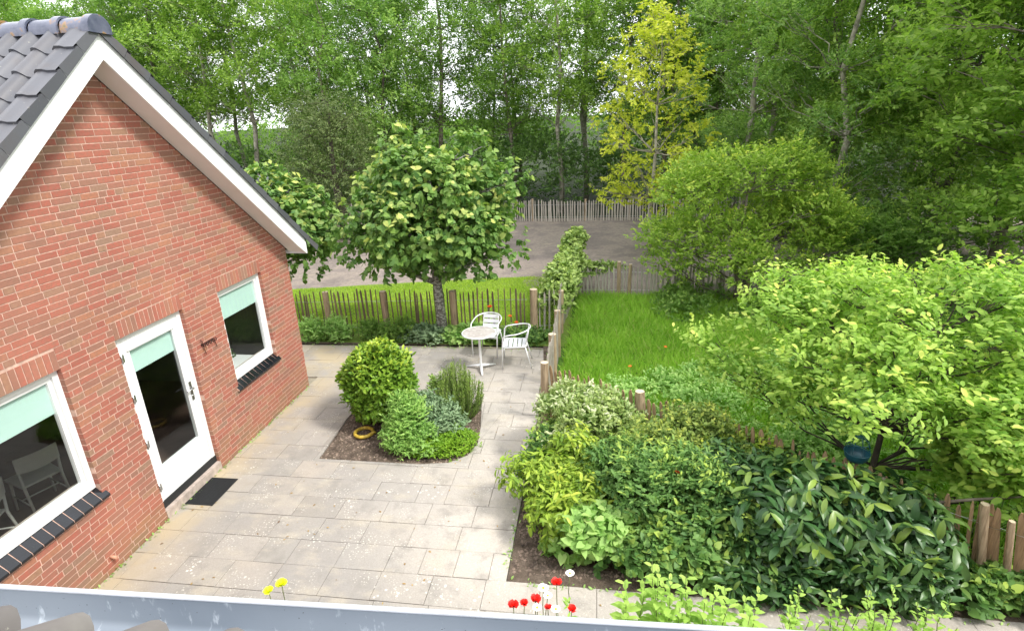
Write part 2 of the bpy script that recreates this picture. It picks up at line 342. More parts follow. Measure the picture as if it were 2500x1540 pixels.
def leaf_mesh(name, P, A, N, S, kind, mat, fresh=None, parent=None, width=1.0):
    T, Fc = TPL[kind]; T = np.array(T, dtype=np.float64); T[:, 1] *= width; Fc = np.array(Fc)
    n = len(P); k = len(T); A = unit(A); N = unit(N - A*np.sum(N*A, 1, keepdims=True)); B = np.cross(N, A)
    V = P[:, None, :] + S[:, None, None]*(T[None, :, 0:1]*A[:, None, :] + T[None, :, 1:2]*B[:, None, :] + T[None, :, 2:3]*N[:, None, :])
    V = V.reshape(-1, 3).astype(np.float32)
    Fa = (Fc[None] + (np.arange(n)*k)[:, None, None]).reshape(-1).astype(np.int32); nf = n*len(Fc)
    me = bpy.data.meshes.new(name); me.vertices.add(n*k); me.vertices.foreach_set('co', V.ravel())
    me.loops.add(len(Fa)); me.loops.foreach_set('vertex_index', Fa)
    me.polygons.add(nf); me.polygons.foreach_set('loop_start', np.arange(nf, dtype=np.int32)*3)
    me.update(calc_edges=True)
    if fresh is not None:
        at = me.attributes.new('fresh', 'FLOAT', 'POINT'); at.data.foreach_set('value', np.repeat(fresh, k).astype(np.float32))
    me.materials.append(mat); me.validate()
    return link(name, me, parent)
def rdir(g, n):
    return unit(g.normal(size=(n, 3)))
def sprays(g, clumps, ntw, per, tl, ls, shell=.55, up=.55, cull=-.55, spread=.8, droop=0., fresh_h=None, lat=1., stray=.07):
    """leafy twigs spread through ellipsoid clumps. returns P, A, N, S, fresh"""
    c = np.array([k[0] for k in clumps], float); r = np.array([k[1] for k in clumps], float)
    w = (r[:, 0]*r[:, 1] + r[:, 0]*r[:, 2])**1.0; w /= w.sum()
    idx = g.choice(len(clumps), ntw, p=w); u = rdir(g, ntw)
    bad = u[:, 2] < cull; u[bad, 2] *= -1
    rad = shell + (1-shell)*g.random(ntw)**.6
    # uneven outline
    rad = rad*(1 + .18*np.sin(u[:, 0]*5+idx)*np.cos(u[:, 2]*6+idx*2))
    st = g.random(ntw) < stray; rad[st] *= 1.12+.22*g.random(st.sum())
    O = c[idx] + r[idx]*u*rad[:, None]
    D = unit(u*.8 + g.normal(size=(ntw, 3))*.35 + np.array([0, 0, up*.5-droop]))
    t = (np.arange(per)+.3)/per
    t = t[None, :] + g.random((ntw, per))*.15
    side = np.where(np.arange(per) % 2 == 0, 1., -1.)[None, :]
    X = unit(np.cross(D, g.normal(size=(ntw, 3)))*.4 + np.cross(D, np.array([0, 0, 1.]))*1.)
    P = O[:, None, :] + D[:, None, :]*(t*tl)[:, :, None]
    A = D[:, None, :]*(1-spread*.6) + X[:, None, :]*side[:, :, None]*spread*lat + g.normal(size=(ntw, per, 3))*.25 + np.array([0, 0, -droop])
    N = np.broadcast_to(u[:, None, :]*.55 + np.array([0, 0, up]), P.shape) + g.normal(size=P.shape)*.38
    S = ls*(.5 + .85*g.random((ntw, per)))
    fr = np.clip((t-.55)*1.6, 0, 1)*np.clip((rad[:, None]-.8)*4, 0, 1)*g.random((ntw, 1))**1.2*1.6
    fr = fr*np.clip(.45+u[:, 2:3]*.9, 0, 1)*1.25
    if fresh_h is not None:
        z0, z1 = fresh_h; fr = fr*np.clip((O[:, 2:3]-z0)/(z1-z0), .08, 1)*1.6
    return P.reshape(-1, 3), A.reshape(-1, 3), N.reshape(-1, 3), S.ravel(), np.clip(fr, 0, 1).ravel()
def foliage(name, g, clumps, ntw, per, tl, ls, kind, mat, parent=None, width=1., **k):
    P, A, N, S, fr = sprays(g, clumps, ntw, per, tl, ls, **k)
    z = P[:, 2] > .01
    return leaf_mesh(name, P[z], A[z], N[z], S[z], kind, mat, fr[z], parent, width)
def wobble(a, b, n, amp, rnd):
    a, b = Vector(a), Vector(b); out = []
    for i in range(n+1):
        t = i/n; q = a.lerp(b, t); k = math.sin(t*math.pi)**.5 if 0 < t < 1 else 0
        out.append(q + Vector((rnd.uniform(-1, 1), rnd.uniform(-1, 1), rnd.uniform(-.4, .4)))*amp*k)
    return out
def taper(r0, r1, n): return [r0+(r1-r0)*i/n for i in range(n+1)]

# ------------------------------------------------------------------ ground
def sheet(name, poly, z, mat, kind='structure', sub=None):
    b = MB(); b.add([(x, y, z) for x, y in poly], [list(range(len(poly)))])
    o = b.build(name, mat); o['kind'] = kind; return o
sheet('ground', [(-400, -60), (400, -60), (400, 900), (-400, 900)], -.03, M['floor'])
def dirt_sheet():
    b = MB(); nx, ny = 60, 30; rnd = random.Random(3)
    x0, x1, y0, y1 = -14, 24, 14.1, 25.6
    for j in range(ny+1):
        for i in range(nx+1):
            x = x0+(x1-x0)*i/nx; y = y0+(y1-y0)*j/ny
            h = .03*math.sin(x*.9+y*.5)*math.sin(y*.8-x*.2) + .02*math.sin(x*2.1)*math.sin(y*1.7) if 0 < j < ny else 0
            b.v.append((x, y, max(h, -.02)+.004))
    b.add([], [])
    for j in range(ny):
        for i in range(nx):
            b.f.append([j*(nx+1)+i, j*(nx+1)+i+1, (j+1)*(nx+1)+i+1, (j+1)*(nx+1)+i]); b.sm.append(True); b.mi.append(0)
    o = b.build('bare_earth', M['dirt']); o['kind'] = 'structure'
dirt_sheet()
sheet('grass_strip', [(-9, 10.6), (4.6, 10.6), (4.6, 15.9), (3.6, 15.9), (1.5, 15.5), (-1, 15.0), (-3.2, 14.5), (-6, 14.2), (-9, 14.0)], .028, M['lawnsoil'])
sheet('garden_lawn', [(4.45, 7.6), (9.6, 4.25), (24, 4.25), (24, 14.05), (4.45, 14.05)], .012, M['meadow'])
sheet('border_soil', [(4.27, 4.425), (9.6, 4.425), (9.25, 4.6), (4.42, 7.75), (4.27, 7.7)], .02, M['soil'])
sheet('back_border_soil', [(-3, 10.45), (4.1, 10.62), (4.35, 7.9), (4.45, 7.9), (4.4, 11.3), (-3, 10.9)], .024, M['soil'])
sheet('paving_bed', [(-6, -6), (14, -6), (14, 4.5), (4.27, 4.5), (4.27, 7.9), (4.2, 10.6), (-6, 10.45)], -.004, M['joint'])
BED = [(1.28, 6.37), (2.75, 6.36), (3.15, 6.42), (3.38, 6.62), (3.46, 6.95), (3.42, 7.35), (3.33, 7.9), (3.2, 8.1), (1.25, 8.1), (1.22, 7.5)]
def inpoly(x, y, p):
    c = False; n = len(p)
    for i in range(n):
        x1, y1 = p[i]; x2, y2 = p[(i+1) % n]
        if (y1 > y) != (y2 > y) and x < (x2-x1)*(y-y1)/(y2-y1)+x1: c = not c
    return c
def clip(poly, a, b, c):
    """keep a*x+b*y<=c"""
    out = []
    for i in range(len(poly)):
        p, q = poly[i], poly[(i+1) % len(poly)]; dp = a*p[0]+b*p[1]-c; dq = a*q[0]+b*q[1]-c
        if dp <= 0: out.append(p)
        if (dp < 0 < dq) or (dq < 0 < dp):
            t = dp/(dp-dq); out.append((p[0]+(q[0]-p[0])*t, p[1]+(q[1]-p[1])*t))
    return out
def patio():
    b = MB(); rnd = random.Random(5); g = .0022
    def slab(x0, x1, y0, y1):
        polys = [[(x0+g, y0+g), (x1-g, y0+g), (x1-g, y1-g), (x0+g, y1-g)]]
        cx, cy = (x0+x1)/2, (y0+y1)/2
        hits = [inpoly(x, y, BED) for x in (x0, cx, x1) for y in (y0, cy, y1)]
        if all(hits): return
        if any(hits):
            # cut against the convex bed: keep the pieces outside each edge in turn
            rest = polys; outs = []
            for i in range(len(BED)):
                (ax, ay), (bx, by) = BED[i], BED[(i+1) % len(BED)]
                nx, ny = (by-ay), -(bx-ax); c = nx*ax+ny*ay      # outside: n.p >= c
                nr = []
                for p in rest:
                    o = clip(p, -nx, -ny, -c-.004*math.hypot(nx, ny)); 
                    if len(o) > 2: outs.append(o)
                    q = clip(p, nx, ny, c)
                    if len(q) > 2: nr.append(q)
                rest = nr
            polys = outs
        h = rnd.uniform(-.003, .003); sx, sy = rnd.uniform(-.006, .006), rnd.uniform(-.006, .006)
        for p in polys:
            n = len(p); T = lambda x, y: .022+h+(x-cx)*sx+(y-cy)*sy
            mx_, my_ = sum(q[0] for q in p)/n, sum(q[1] for q in p)/n
            ins = [(q[0]+(mx_-q[0])*.012, q[1]+(my_-q[1])*.018) for q in p]
            vs = [(x, y, -.01) for x, y in p]+[(x, y, T(x, y)-.0025) for x, y in p]+[(x, y, T(x, y)) for x, y in ins]
            fs = [[i, (i+1) % n, n+(i+1) % n, n+i] for i in range(n)]+[[n+i, n+(i+1) % n, 2*n+(i+1) % n, 2*n+i] for i in range(n)]+[[2*n+i for i in range(n)]]
            b.add(vs, fs)
    y = -5.32; row = 0
    while y < 10.4:
        off = (0, .32, .14, .46)[row % 4]; right = 12. if y+.375 < 4.51 else 4.26 if y < 7.9 else 4.2
        x = -5.6+off
        while x < right-.02:
            w = .56 if rnd.random() > .12 else .375
            x1 = min(x+w, right)
            if right-x1 < .1: x1 = right
            y1 = y+.375
            if y1 > 10.45: y1 = 10.45
            if not (x1 < -.0 and y1 < 8.6):
                xa = x
                if y < 8.6 and x < 0 < x1: xa = .005
                slab(xa, x1, y, y1)
            x = x1
        y += .375; row += 1
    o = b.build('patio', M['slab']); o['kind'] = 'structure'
patio()
sheet('bed_soil', BED, .006, M['soil'])
def crumbs(name, poly, n, seed, smin, smax, mat, z=.01):
    b = MB(); rnd = random.Random(seed); xs = [p[0] for p in poly]; ys = [p[1] for p in poly]; k = 0
    while k < n:
        x, y = rnd.uniform(min(xs), max(xs)), rnd.uniform(min(ys), max(ys))
        if not inpoly(x, y, poly): continue
        k += 1; s = rnd.uniform(smin, smax)
        vs = [(x+s*rnd.uniform(.6, 1)*dx, y+s*rnd.uniform(.6, 1)*dy, z+s*dz*rnd.uniform(.5, 1)) for dx, dy, dz in ((1, 0, 0), (0, 1, 0), (-1, 0, 0), (0, -1, 0), (.2, .1, .9))]
        b.add(vs, [(0, 1, 4), (1, 2, 4), (2, 3, 4), (3, 0, 4)])
    o = b.build(name, mat); o['kind'] = 'stuff'
M['crumb'] = plain('soil_crumb', (.24, .18, .14), .95, var=.4, scale=9)
M['chip'] = plain('pale_bark_chip', (.48, .38, .28), .95, var=.3, scale=9)
crumbs('soil_clods', BED, 2600, 1, .008, .028, M['crumb'])
crumbs('bark_chips', BED, 260, 2, .008, .02, M['chip'], .016)
crumbs('border_clods', [(4.3, 4.54), (6, 4.54), (4.9, 5.6), (4.3, 5.6)], 900, 3, .008, .03, M['crumb'], .024)

# ------------------------------------------------------------------ brick house
APY, APZ, SL = 5.45, 5.20, .835        # soffit line: z = APZ - SL*|y-APY|
Y0, Y1 = 2.30, 8.60
OPEN = [(2.62, 4.30, .985, 2.355), (4.975, 6.03, 0.02, 2.37), (6.735, 7.80, 1.00, 2.37)]   # window, door, window
def house():
    h = empty('brick_house', (0, 5.45, 0), label='red brick house with steep grey tiled roof and white verge boards', cat='house')
    L = Vector((0, -5.45, 0))
    def add(b, name, mat, parent=h):
        o = b.build(name, mat, parent)
        if parent is h: o.location = L
        return o
    # wall: mortar body with openings, every brick a small block 4 mm proud
    b = MB(); top = lambda y: APZ-.02 - SL*abs(y-APY)
    ys = sorted({Y0+.004, Y1-.004, APY, *[o[0]-.004 for o in OPEN], *[o[1]+.004 for o in OPEN]})
    b.cur = 1
    for a, c in zip(ys[:-1], ys[1:]):
        mid = (a+c)/2; op = [o for o in OPEN if o[0]-.01 < mid < o[1]+.01]
        lo = 0
        if op:
            z0, z1 = op[0][2]-.004, op[0][3]+.004
            if z0 > .05: b.prism([(a, 0), (c, 0), (c, z0-.11), (a, z0-.11)], 0, -.11, -.004)
            lo = z1
        b.prism([(a, lo), (c, lo), (c, top(c)), (a, top(a))], 0, -.11, -.004)
    b.box(-8, -.114, Y1-.11, Y1-.004, 0, 2.5); b.box(-8, -.114, Y0+.004, Y0+.11, 0, 2.5)
    b.cur = 0
    rnd = random.Random(11); CH, J = .0675, .0115
    def brick(y0, y1, z0, z1):
        p = [(y0, z0), (y1, z0), (y1, z1), (y0, z1)]
        p = clip(p, SL, 1, APZ-.01+SL*APY); p = clip(p, -SL, 1, APZ-.01-SL*APY) if len(p) > 2 else p
        if len(p) < 3: return
        b.prism(p, 0, -.10, rnd.uniform(-.0012, .0012))
    rects = [(o[0], o[1], o[2], o[3]) for o in OPEN]; sold = .2025
    z = .012; row = 0
    while z < 5.2:
        # wild bond
        y = Y0 - rnd.random()*.2
        while y < Y1:
            w = .2205 if rnd.random() > .28 else .107
            a, c = max(y, Y0), min(y+w-J, Y1); z1 = z+CH-J
            segs = [(a, c)] if c-a > .015 else []
            for o in rects:
                blk = (o[0], o[1], o[2]-(.105 if o[2] > .5 else 0), o[3]+sold)
                ns = []
                for s0, s1 in segs:
                    if z1 <= blk[2]+.004 or z >= blk[3]-.004 or s1 <= blk[0] or s0 >= blk[1]: ns.append((s0, s1)); continue
                    if s0 < blk[0]-.012: ns.append((s0, blk[0]))
                    if s1 > blk[1]+.012: ns.append((blk[1], s1))
                segs = ns
            for s0, s1 in segs:
                # trim where a course meets the top of a soldier course or a sill
                brick(s0, s1, z, z1)
            y += w
        z += CH; row += 1
    for o in rects:                                             # soldier course
        n = round((o[1]-o[0])/.066); st = (o[1]-o[0])/n
        for i in range(n): brick(o[0]+i*st+J/2, o[0]+(i+1)*st-J/2, o[3], o[3]+sold-J)
    # corner returns on the far side wall
    z = .012
    while z < 2.5:
        x = -.10-J - (rnd.random()*.1)
        while x > -2.0:
            w = .2035 if rnd.random() > .26 else .098
            b.box(x-w+J, x, Y1-.1, Y1, z, z+CH-J); x -= w
        z += CH
    add(b, 'wall', [M['brick'], M['mortar']])
    # joinery
    X = -.055
    def frame(y0, y1, z0, z1, w, x0, x1, bot=None):
        b = MB(); bot = w if bot is None else bot
        b.box(x0, x1, y0, y0+w, z0+bot, z1-w); b.box(x0, x1, y1-w, y1, z0+bot, z1-w)
        b.box(x0, x1, y0, y1, z1-w, z1); b.box(x0, x1, y0, y1, z0, z0+bot)
        return b
    for (y0, y1, z0, z1), bz in ((OPEN[0], 1.93), (OPEN[2], 1.925)):
        fr = frame(y0, y1, z0, z1, .062, X-.08, X, .07); w_ = add(fr, 'window', M['white'])
        s_ = frame(y0+.064, y1-.064, z0+.072, z1-.064, .042, X-.07, X-.022, .05).build('sash', M['white'], w_)
        gl = MB(); gl.box(X-.052, X-.046, y0+.108, y1-.108, z0+.124, z1-.108); gl.build('pane', M['glass'], w_)
        bl = MB(); bl.box(X-.062, X-.058, y0+.10, y1-.102, bz, z1-.10); bl.box(X-.066, X-.0575, y0+.10, y1-.102, bz-.012, bz-.001)
        bl.build('roller_blind', M['blind'], w_)
        ws = MB(); ws.box(X-.20, X-.082, y0+.0, y1-.0, z0+.03, z0+.055); ws.build('inner_sill', M['stone'], w_)
        # sloping sill of black glazed tiles with pale joints
        si = MB(); si.cur = 1; si.prism([(-.07, z0-.010), (.034, z0-.108), (.034, z0-.124), (-.07, z0-.12)], 1, y0-.045 if y0 > 5 else y0, y1+.05)
        si.cur = 0; n = round((y1-y0+.095)/.108); st = (y1-y0+.095)/n
        for i in range(n):
            a = y0-.045+i*st
            si.prism([(-.072, z0-.003), (.040, z0-.102), (.040, z0-.128), (-.072, z0-.118)], 1, a+.005, a+st-.005)
        add(si, 'window_sill', [M['sill'], M['mortar']])
    # door
    y0, y1, z0, z1 = OPEN[1]; zb = .215
    fr = MB(); fr.box(X-.08, X, y0, y0+.066, zb, z1-.066); fr.box(X-.08, X, y1-.066, y1, zb, z1-.066); fr.box(X-.08, X, y0, y1, z1-.066, z1)
    d = add(fr, 'door_frame', M['white'])
    a0, a1 = y0+.07, y1-.07; lf = MB(); xl0, xl1 = X-.055, X-.004
    lf.box(xl0, xl1, a0, a0+.10, zb+.02, z1-.07); lf.box(xl0, xl1, a1-.115, a1, zb+.02, z1-.07)
    lf.box(xl0, xl1, a0+.10, a1-.115, z1-.19, z1-.07); lf.box(xl0, xl1, a0+.10, a1-.115, zb+.02, .64)
    g0, g1, h0, h1 = a0+.10, a1-.115, .64, z1-.19
    for q in ((g0, g0+.014, h0, h1), (g1-.014, g1, h0, h1), (g0+.014, g1-.014, h0, h0+.014), (g0+.014, g1-.014, h1-.014, h1)):
        lf.box(xl1, xl1+.008, *q)
    lf.box(xl1, xl1+.022, g0-.02, g1+.02, h1-.0, h1+.035)
    door = add(lf, 'door', M['white'])
    gl = MB(); gl.box(X-.034, X-.029, g0, g1, h0, h1); gl.build('pane', M['glass'], door)
    bl = MB(); bl.box(X-.043, X-.039, g0+.003, g1-.003, 1.90, h1-.004); bl.box(X-.047, X-.0385, g0+.003, g1-.003, 1.888, 1.899); bl.build('roller_blind', M['blind'], door)
    hd = MB(); yh = a1-.055
    hd.box(xl1, xl1+.010, yh-.022, yh+.022, 1.16, 1.42)
    hd.tube([(xl1+.01, yh, 1.33), (xl1+.05, yh, 1.33), (xl1+.055, yh-.02, 1.33), (xl1+.055, yh-.13, 1.335)], .011, 8)
    hd.tube([(xl1+.008, yh, 1.22), (xl1+.022, yh, 1.22)], .014, 10)
    hd.build('handle', M['steel'], door)
    for zz in (.42, 1.02, 1.62, 2.12):
        hg = MB(); hg.tube([(xl1+.006, a0-.006, zz-.05), (xl1+.006, a0-.006, zz+.05)], .011, 8); hg.box(xl1-.001, xl1+.004, a0-.035, a0+.03, zz-.045, zz+.045); hg.build('hinge', M['steel'], door)
    b = MB(); b.box(X-.09, X+.012, y0+.001, y1-.001, zb-.075, zb+.016); add(b, 'weather_strip', M['black'])
    b = MB(); b.box(-.10, .012, y0-.0, y1+.0, .0, zb-.078); add(b, 'threshold', M['stone'])
    b = MB(); b.tube([(-.02, 4.16, .2), (.075, 4.16, .195)], .018, 10); add(b, 'pipe_stub', M['terracotta'])
    # room behind the glass
    b = MB(); b.cur = 0; b.box(-4.6, -.2, 2.45, 8.45, .02, .09)
    b.cur = 1; b.box(-4.7, -4.6, 2.45, 8.45, .09, 2.5); b.box(-4.6, -.2, 2.42, 2.45, .09, 2.5); b.box(-4.6, -.2, 8.45, 8.48, .09, 2.5); b.box(-4.7, -.2, 2.42, 8.48, 2.5, 2.55)
    ysx = [2.45]+[v for o in OPEN for v in (o[0]-.02, o[1]+.02)]+[8.45]
    for a, c in zip(ysx[::2], ysx[1::2]): b.box(-.2, -.14, a, c, .09, 2.5)
    b.box(-.2, -.14, 2.45, 4.32, .09, .96); b.box(-.2, -.14, 6.7, 7.82, .09, .97)
    add(b, 'room', [M['roomfloor'], M['darkwall']])
    # roof ----------------------------------------------------------------
    n_ = Vector((0, -SL, 1)).normalized()
    def slope_tiles(name, sgn, x_lo, x_hi, cam_side):
        b = MB(); L_ = 3.42/math.cos(math.atan(SL))    # slope length
        pw, rowh = .235, .335; nrow = int(L_/rowh)+1; c_, s_ = math.cos(math.atan(SL)), math.sin(math.atan(SL))
        def P(x, t, hgt):                               # t distance down slope from ridge
            y = t*c_; z = APZ+.235 - t*s_
            return (x, APY + sgn*(y + hgt*s_), z + hgt*c_)
        prof = [(0, .0), (.10, .005), (.22, .0), (.40, .012), (.50, .045), (.60, .068), (.72, .075), (.84, .068), (.94, .04), (1.0, .0)]
        for r in range(nrow):
            t0 = r*rowh; t1 = min(t0+rowh+.05, L_)
            if t1-t0 < .06: continue
            x = x_hi
            # verge tile: flat margin with its own edge
            ht0, ht1 = 0.0, .026
            vs = []; xs = [(x_hi, .058), (x_hi-.09, .06), (x_hi-.13, .074), (x_hi-.19, .076), (x_hi-.235, .045), (x_hi-.25, .0)]
            for (xx, hh) in xs: vs += [P(xx, t0-.0, hh+ht0), P(xx, t1, hh+ht1)]
            k = len(xs); fs = [(2*i, 2*i+1, 2*i+3, 2*i+2) for i in range(k-1)]
            b.add(vs, fs, True)
            e = [P(xx, t1, hh+ht1) for xx, hh in xs]+[P(xx, t1, hh+ht1-.03) for xx, hh in xs]
            b.add(e, [(i, i+k, i+k+1, i+1) for i in range(k-1)])
            b.add([P(x_hi, t0, .058+ht0), P(x_hi, t0+rowh-.003, .058+ht1*.9), P(x_hi, t0+rowh-.003, -.025), P(x_hi, t0, -.025)], [(0, 1, 2, 3)])
            x = x_hi-.25
            while x > x_lo:
                vs = [];
                for (u, hh) in prof:
                    xx = x-u*pw; vs += [P(xx, t0, hh+ht0), P(xx, t1, hh+ht1)]
                k = len(prof); b.add(vs, [(2*i, 2*i+1, 2*i+3, 2*i+2) for i in range(k-1)], True)
                e = [P(x-u*pw, t1, hh+ht1) for u, hh in prof]+[P(x-u*pw, t1, max(hh-.03, -.01)) for u, hh in prof]
                b.add(e, [(i, i+k, i+k+1, i+1) for i in range(k-1)])
                x -= pw
        return b
    add(slope_tiles('a', -1, -8, .34, True), 'roof', M['tile'])
    add(slope_tiles('b', 1, -8, .34, False), 'roof', M['tile'])
    b = MB()                                            # closed deck under the tiles
    for s in (-1, 1):
        b.add([(.28, APY, APZ+.19), (-8, APY, APZ+.19), (-8, APY+s*3.3, APZ+.19-SL*3.3), (.28, APY+s*3.3, APZ+.19-SL*3.3),
               (.28, APY, APZ+.03), (-8, APY, APZ+.03), (-8, APY+s*3.3, APZ+.03-SL*3.3), (.28, APY+s*3.3, APZ+.03-SL*3.3)],
              [(0, 1, 2, 3), (4, 7, 6, 5), (2, 6, 7, 3), (1, 5, 6, 2)])
    add(b, 'roof_deck', M['darkbark'])
    for s in (-1, 1):                                   # verge boards and soffits
        b = MB(); E_ = 3.27
        b.prism([(APY, APZ+.225), (APY+s*E_, APZ+.225-SL*E_), (APY+s*E_, APZ-.06-SL*E_+.03), (APY+s*(E_-.22), APZ-.03-SL*(E_-.22)-.02), (APY, APZ-.03)], 0, .285, .31)
        add(b, 'verge_board', M['white'])
        b = MB()
        b.prism([(APY, APZ+.02), (APY+s*E_, APZ+.02-SL*E_), (APY+s*E_, APZ-SL*E_), (APY, APZ)], 0, .0015, .283)
        add(b, 'soffit', M['soffit'])
        b = MB(); b.box(-8, .31, APY+s*E_, APY+s*(E_+.022), APZ-.06-SL*E_+.028, APZ+.17-SL*E_); add(b, 'eaves_board', M['white'])
    x = .36; k = 0
    while x > -8:                                       # ridge tiles with collars
        b = MB(); zc = APZ+.225; r_ = .125; n = 12
        def half(xa, xb, ra, rb):
            vs = []
            for xx, r2 in ((xa, ra), (xb, rb)):
                for i in range(n+1):
                    t = math.pi*(-.08+1.16*i/n); vs.append((xx, APY+r2*math.cos(t), zc+r2*math.sin(t)*.95+.01))
            b.add(vs, [(i, i+1, n+2+i, n+1+i) for i in range(n)], True)
        half(x, x-.33, r_, r_*.97); half(x, x-.075, r_+.018, r_+.02); half(x-.075, x-.085, r_+.02, r_-.002); half(x+.001, x, r_-.002, r_+.018)
        if k == 0:
            vs = [(x, APY+(r_+.018)*math.cos(math.pi*(-.08+1.16*i/n)), zc+(r_+.018)*math.sin(math.pi*(-.08+1.16*i/n))*.95+.01) for i in range(n+1)]
            b.add(vs, [list(range(n+1))])
        add(b, 'ridge_tile', M['ridge']); x -= .345; k += 1
    return h
house()

def room_chair(loc, rz, label):
    t = empty('dining_chair', loc, rz, label=label, cat='chair', group='grey dining chairs indoors')
    b = MB(); b.prism([(-.21, -.2), (.21, -.2), (.23, .22), (-.23, .22)], 2, .43, .455); b.build('seat', M['greychair'], t)
    b = MB()
    n = 8
    for i in range(n):
        a0, a1 = -1+2*i/n, -1+2*(i+1)/n
        f = lambda a: (a*.22, -.255-.035*(1-a*a))
        (x0, y0), (x1, y1) = f(a0), f(a1); z0 = .66-.02*(1-a0*a0); z1 = .66-.02*(1-a1*a1)
        b.add([(x0, y0, z0), (x1, y1, z1), (x1, y1-.02, .86), (x0, y0-.02, .86), (x0, y0+.016, z0), (x1, y1+.016, z1), (x1, y1-.004, .86), (x0, y0-.004, .86)],
              [(0, 1, 2, 3), (7, 6, 5, 4), (3, 2, 6, 7), (0, 4, 5, 1)])
    b.build('backrest', M['greychair'], t)
    for sx in (-1, 1):
        b = MB(); b.tube([(sx*.2, -.29, .0), (sx*.195, -.215, .42), (sx*.21, -.255, .84)], [.014, .018, .014], 6); b.build('leg', M['greychair'], t)
        b = MB(); b.tube([(sx*.21, .21, 0), (sx*.19, .18, .43)], [.012, .018], 6); b.build('leg', M['greychair'], t)
    b = MB(); b.tube([(-.2, .19, .2), (-.2, -.25, .2)], .01, 6); b.tube([(.2, .19, .2), (.2, -.25, .2)], .01, 6); b.tube([(-.2, 0, .2), (.2, 0, .2)], .01, 6); b.build('stretcher', M['greychair'], t)
    return t
room_chair((-1.72, 5.0, .092), R(70), 'grey wooden dining chair seen whole behind the glass of the nearest window')
room_chair((-1.55, 4.12, .092), R(110), 'grey wooden dining chair cut off by the photo edge in the nearest window')

def simple(name, b, mat, label, cat, group=None, parent=None):
    o = b.build(name, mat, parent); tag(o, label, cat, group); return o
# things on the room side of the far window and door
b = MB(); b.box(-.75, -.28, 6.95, 7.75, .092, .98); simple('low_cabinet', b, M['white'], 'white low cabinet just inside the far window', 'cabinet')
def pot(loc, r, h, label):
    t = empty('flower_pot', loc, label=label, cat='flower pot')
    b = MB(); b.tube([(0, 0, 0), (0, 0, h)], [r*.75, r], 14); b.build('pot', M['white'], t)
    g = np.random.default_rng(int(r*1000)); foliage('plant', g, [((0, 0, h+.05), (r, r, .08))], 30, 5, .06, .05, 'oval', M['lf_under'], t)
pot((-.42, 7.2, .982), .07, .13, 'white flower pot with a dark plant on the cabinet inside the far window')
b = MB(); b.box(-1.3, -1.27, 5.55, 5.57, 1.6, 2.5)
lt = empty('pendant_lamp', (-1.3, 5.6, 1.40), label='round pale wooden pendant lamp hanging behind the door glass', cat='lamp')
b = MB(); b.ellip((0, 0, 0), (.09, .09, .085), 14, 10); b.build('lamp_shade', plain('pale_wood_lamp', (.62, .45, .22), .5), lt)
b = MB(); b.tube([(0, 0, .085), (0, 0, 1.1)], .004, 5); b.build('cord', M['black'], lt)

# wrought iron hook on the wall
hk = empty('wall_hook', (0, 6.32, 1.78), label='small rusty wrought iron hook rack on the brick wall between door and far window', cat='hook')
b = MB(); b.box(.004, .010, -.13, .13, .015, .035)
b.tube([(.012, -.12, .03), (.03, -.12, .08), (.012, -.13, .10)], .006, 6)
b.build('back_plate', M['iron'], hk)
for i, y in enumerate((-.11, -.05, .01, .07, .12)):
    b = MB(); ln = (.13, .03, .03, .03, .12)[i]
    b.tube([(.01, y, .02), (.045, y, .0), (.06, y, .025), (.045, y, .045), (.03, y, .03)], .006, 6)
    b.tube([(.02, y, .02), (.03, y+.01, .02-ln)], .005, 5); b.build('hook', M['iron'], hk)

# doormat
t = empty('doormat', (.205, 5.53, .026), label='black rectangular rubber doormat on the slabs in front of the door', cat='doormat')
b = MB(); b.box(-.19, .19, -.275, .275, 0, .008); b.build('mat_base', M['black'], t)
b = MB(); rnd = random.Random(2)
for i in range(27):
    for j in range(19):
        b.box(-.18+j*.0195, -.168+j*.0195, -.265+i*.0198, -.252+i*.0198, .008, .013)
b.build('studs', M['black'], t)

# ------------------------------------------------------------------ our own building under the camera
oh = empty('near_house', (4, -2, 0), label='mossy brown tiled eaves with a zinc gutter along the bottom edge', cat='house')
GZ, GY = 2.79, 1.475
b = MB(); b.box(-4+ -8, 10, -3+2, 1.05+2, 0, GZ-.1); o = b.build('wall', M['brick'], oh)
b = MB(); b.box(-12, 9, 3.05, 3.33, GZ-.14, GZ-.11); b.build('soffit', M['soffit'], oh)
def near_tiles():
    b = MB(); ang = R(38); c_, s_ = math.cos(ang), math.sin(ang); pw = .30
    prof = [(0, .0), (.15, -.004), (.30, .004), (.44, .02), (.54, .05), (.66, .07), (.76, .075), (.86, .066), (.95, .035), (1.0, .0)]
    base = (GY-.24+2, GZ+.022)
    def P(x, t, h): return (x, base[0]-t*c_+h*s_, base[1]+t*s_+h*c_)
    for r in range(8):
        t0, t1 = r*.33, r*.33+.36
        x = -12.
        while x < 9.5:
            vs = []
            for u, hh in prof: vs += [P(x+u*pw, t0, hh+.028), P(x+u*pw, t1, hh)]
            k = len(prof); b.add(vs, [(2*i, 2*i+2, 2*i+3, 2*i+1) for i in range(k-1)], True)
            e = [P(x+u*pw, t0, hh+.028) for u, hh in prof]+[P(x+u*pw, t0, hh-.004) for u, hh in prof]
            b.add(e, [(i, i+k, i+k+1, i+1) for i in range(k-1)])
            x += pw
    # deck
    b.add([P(-12, .06, -.012), P(9.5, .06, -.012), P(9.5, 2.7, -.012), P(-12, 2.7, -.012)], [(0, 1, 2, 3)])
    return b
near_tiles().build('roof', M['oldtile'], oh)
gt = MB(); n = 1
yi, yo = GY-.20, GY      # box gutter, seen from above and behind
x0, x1 = -8, 8.6
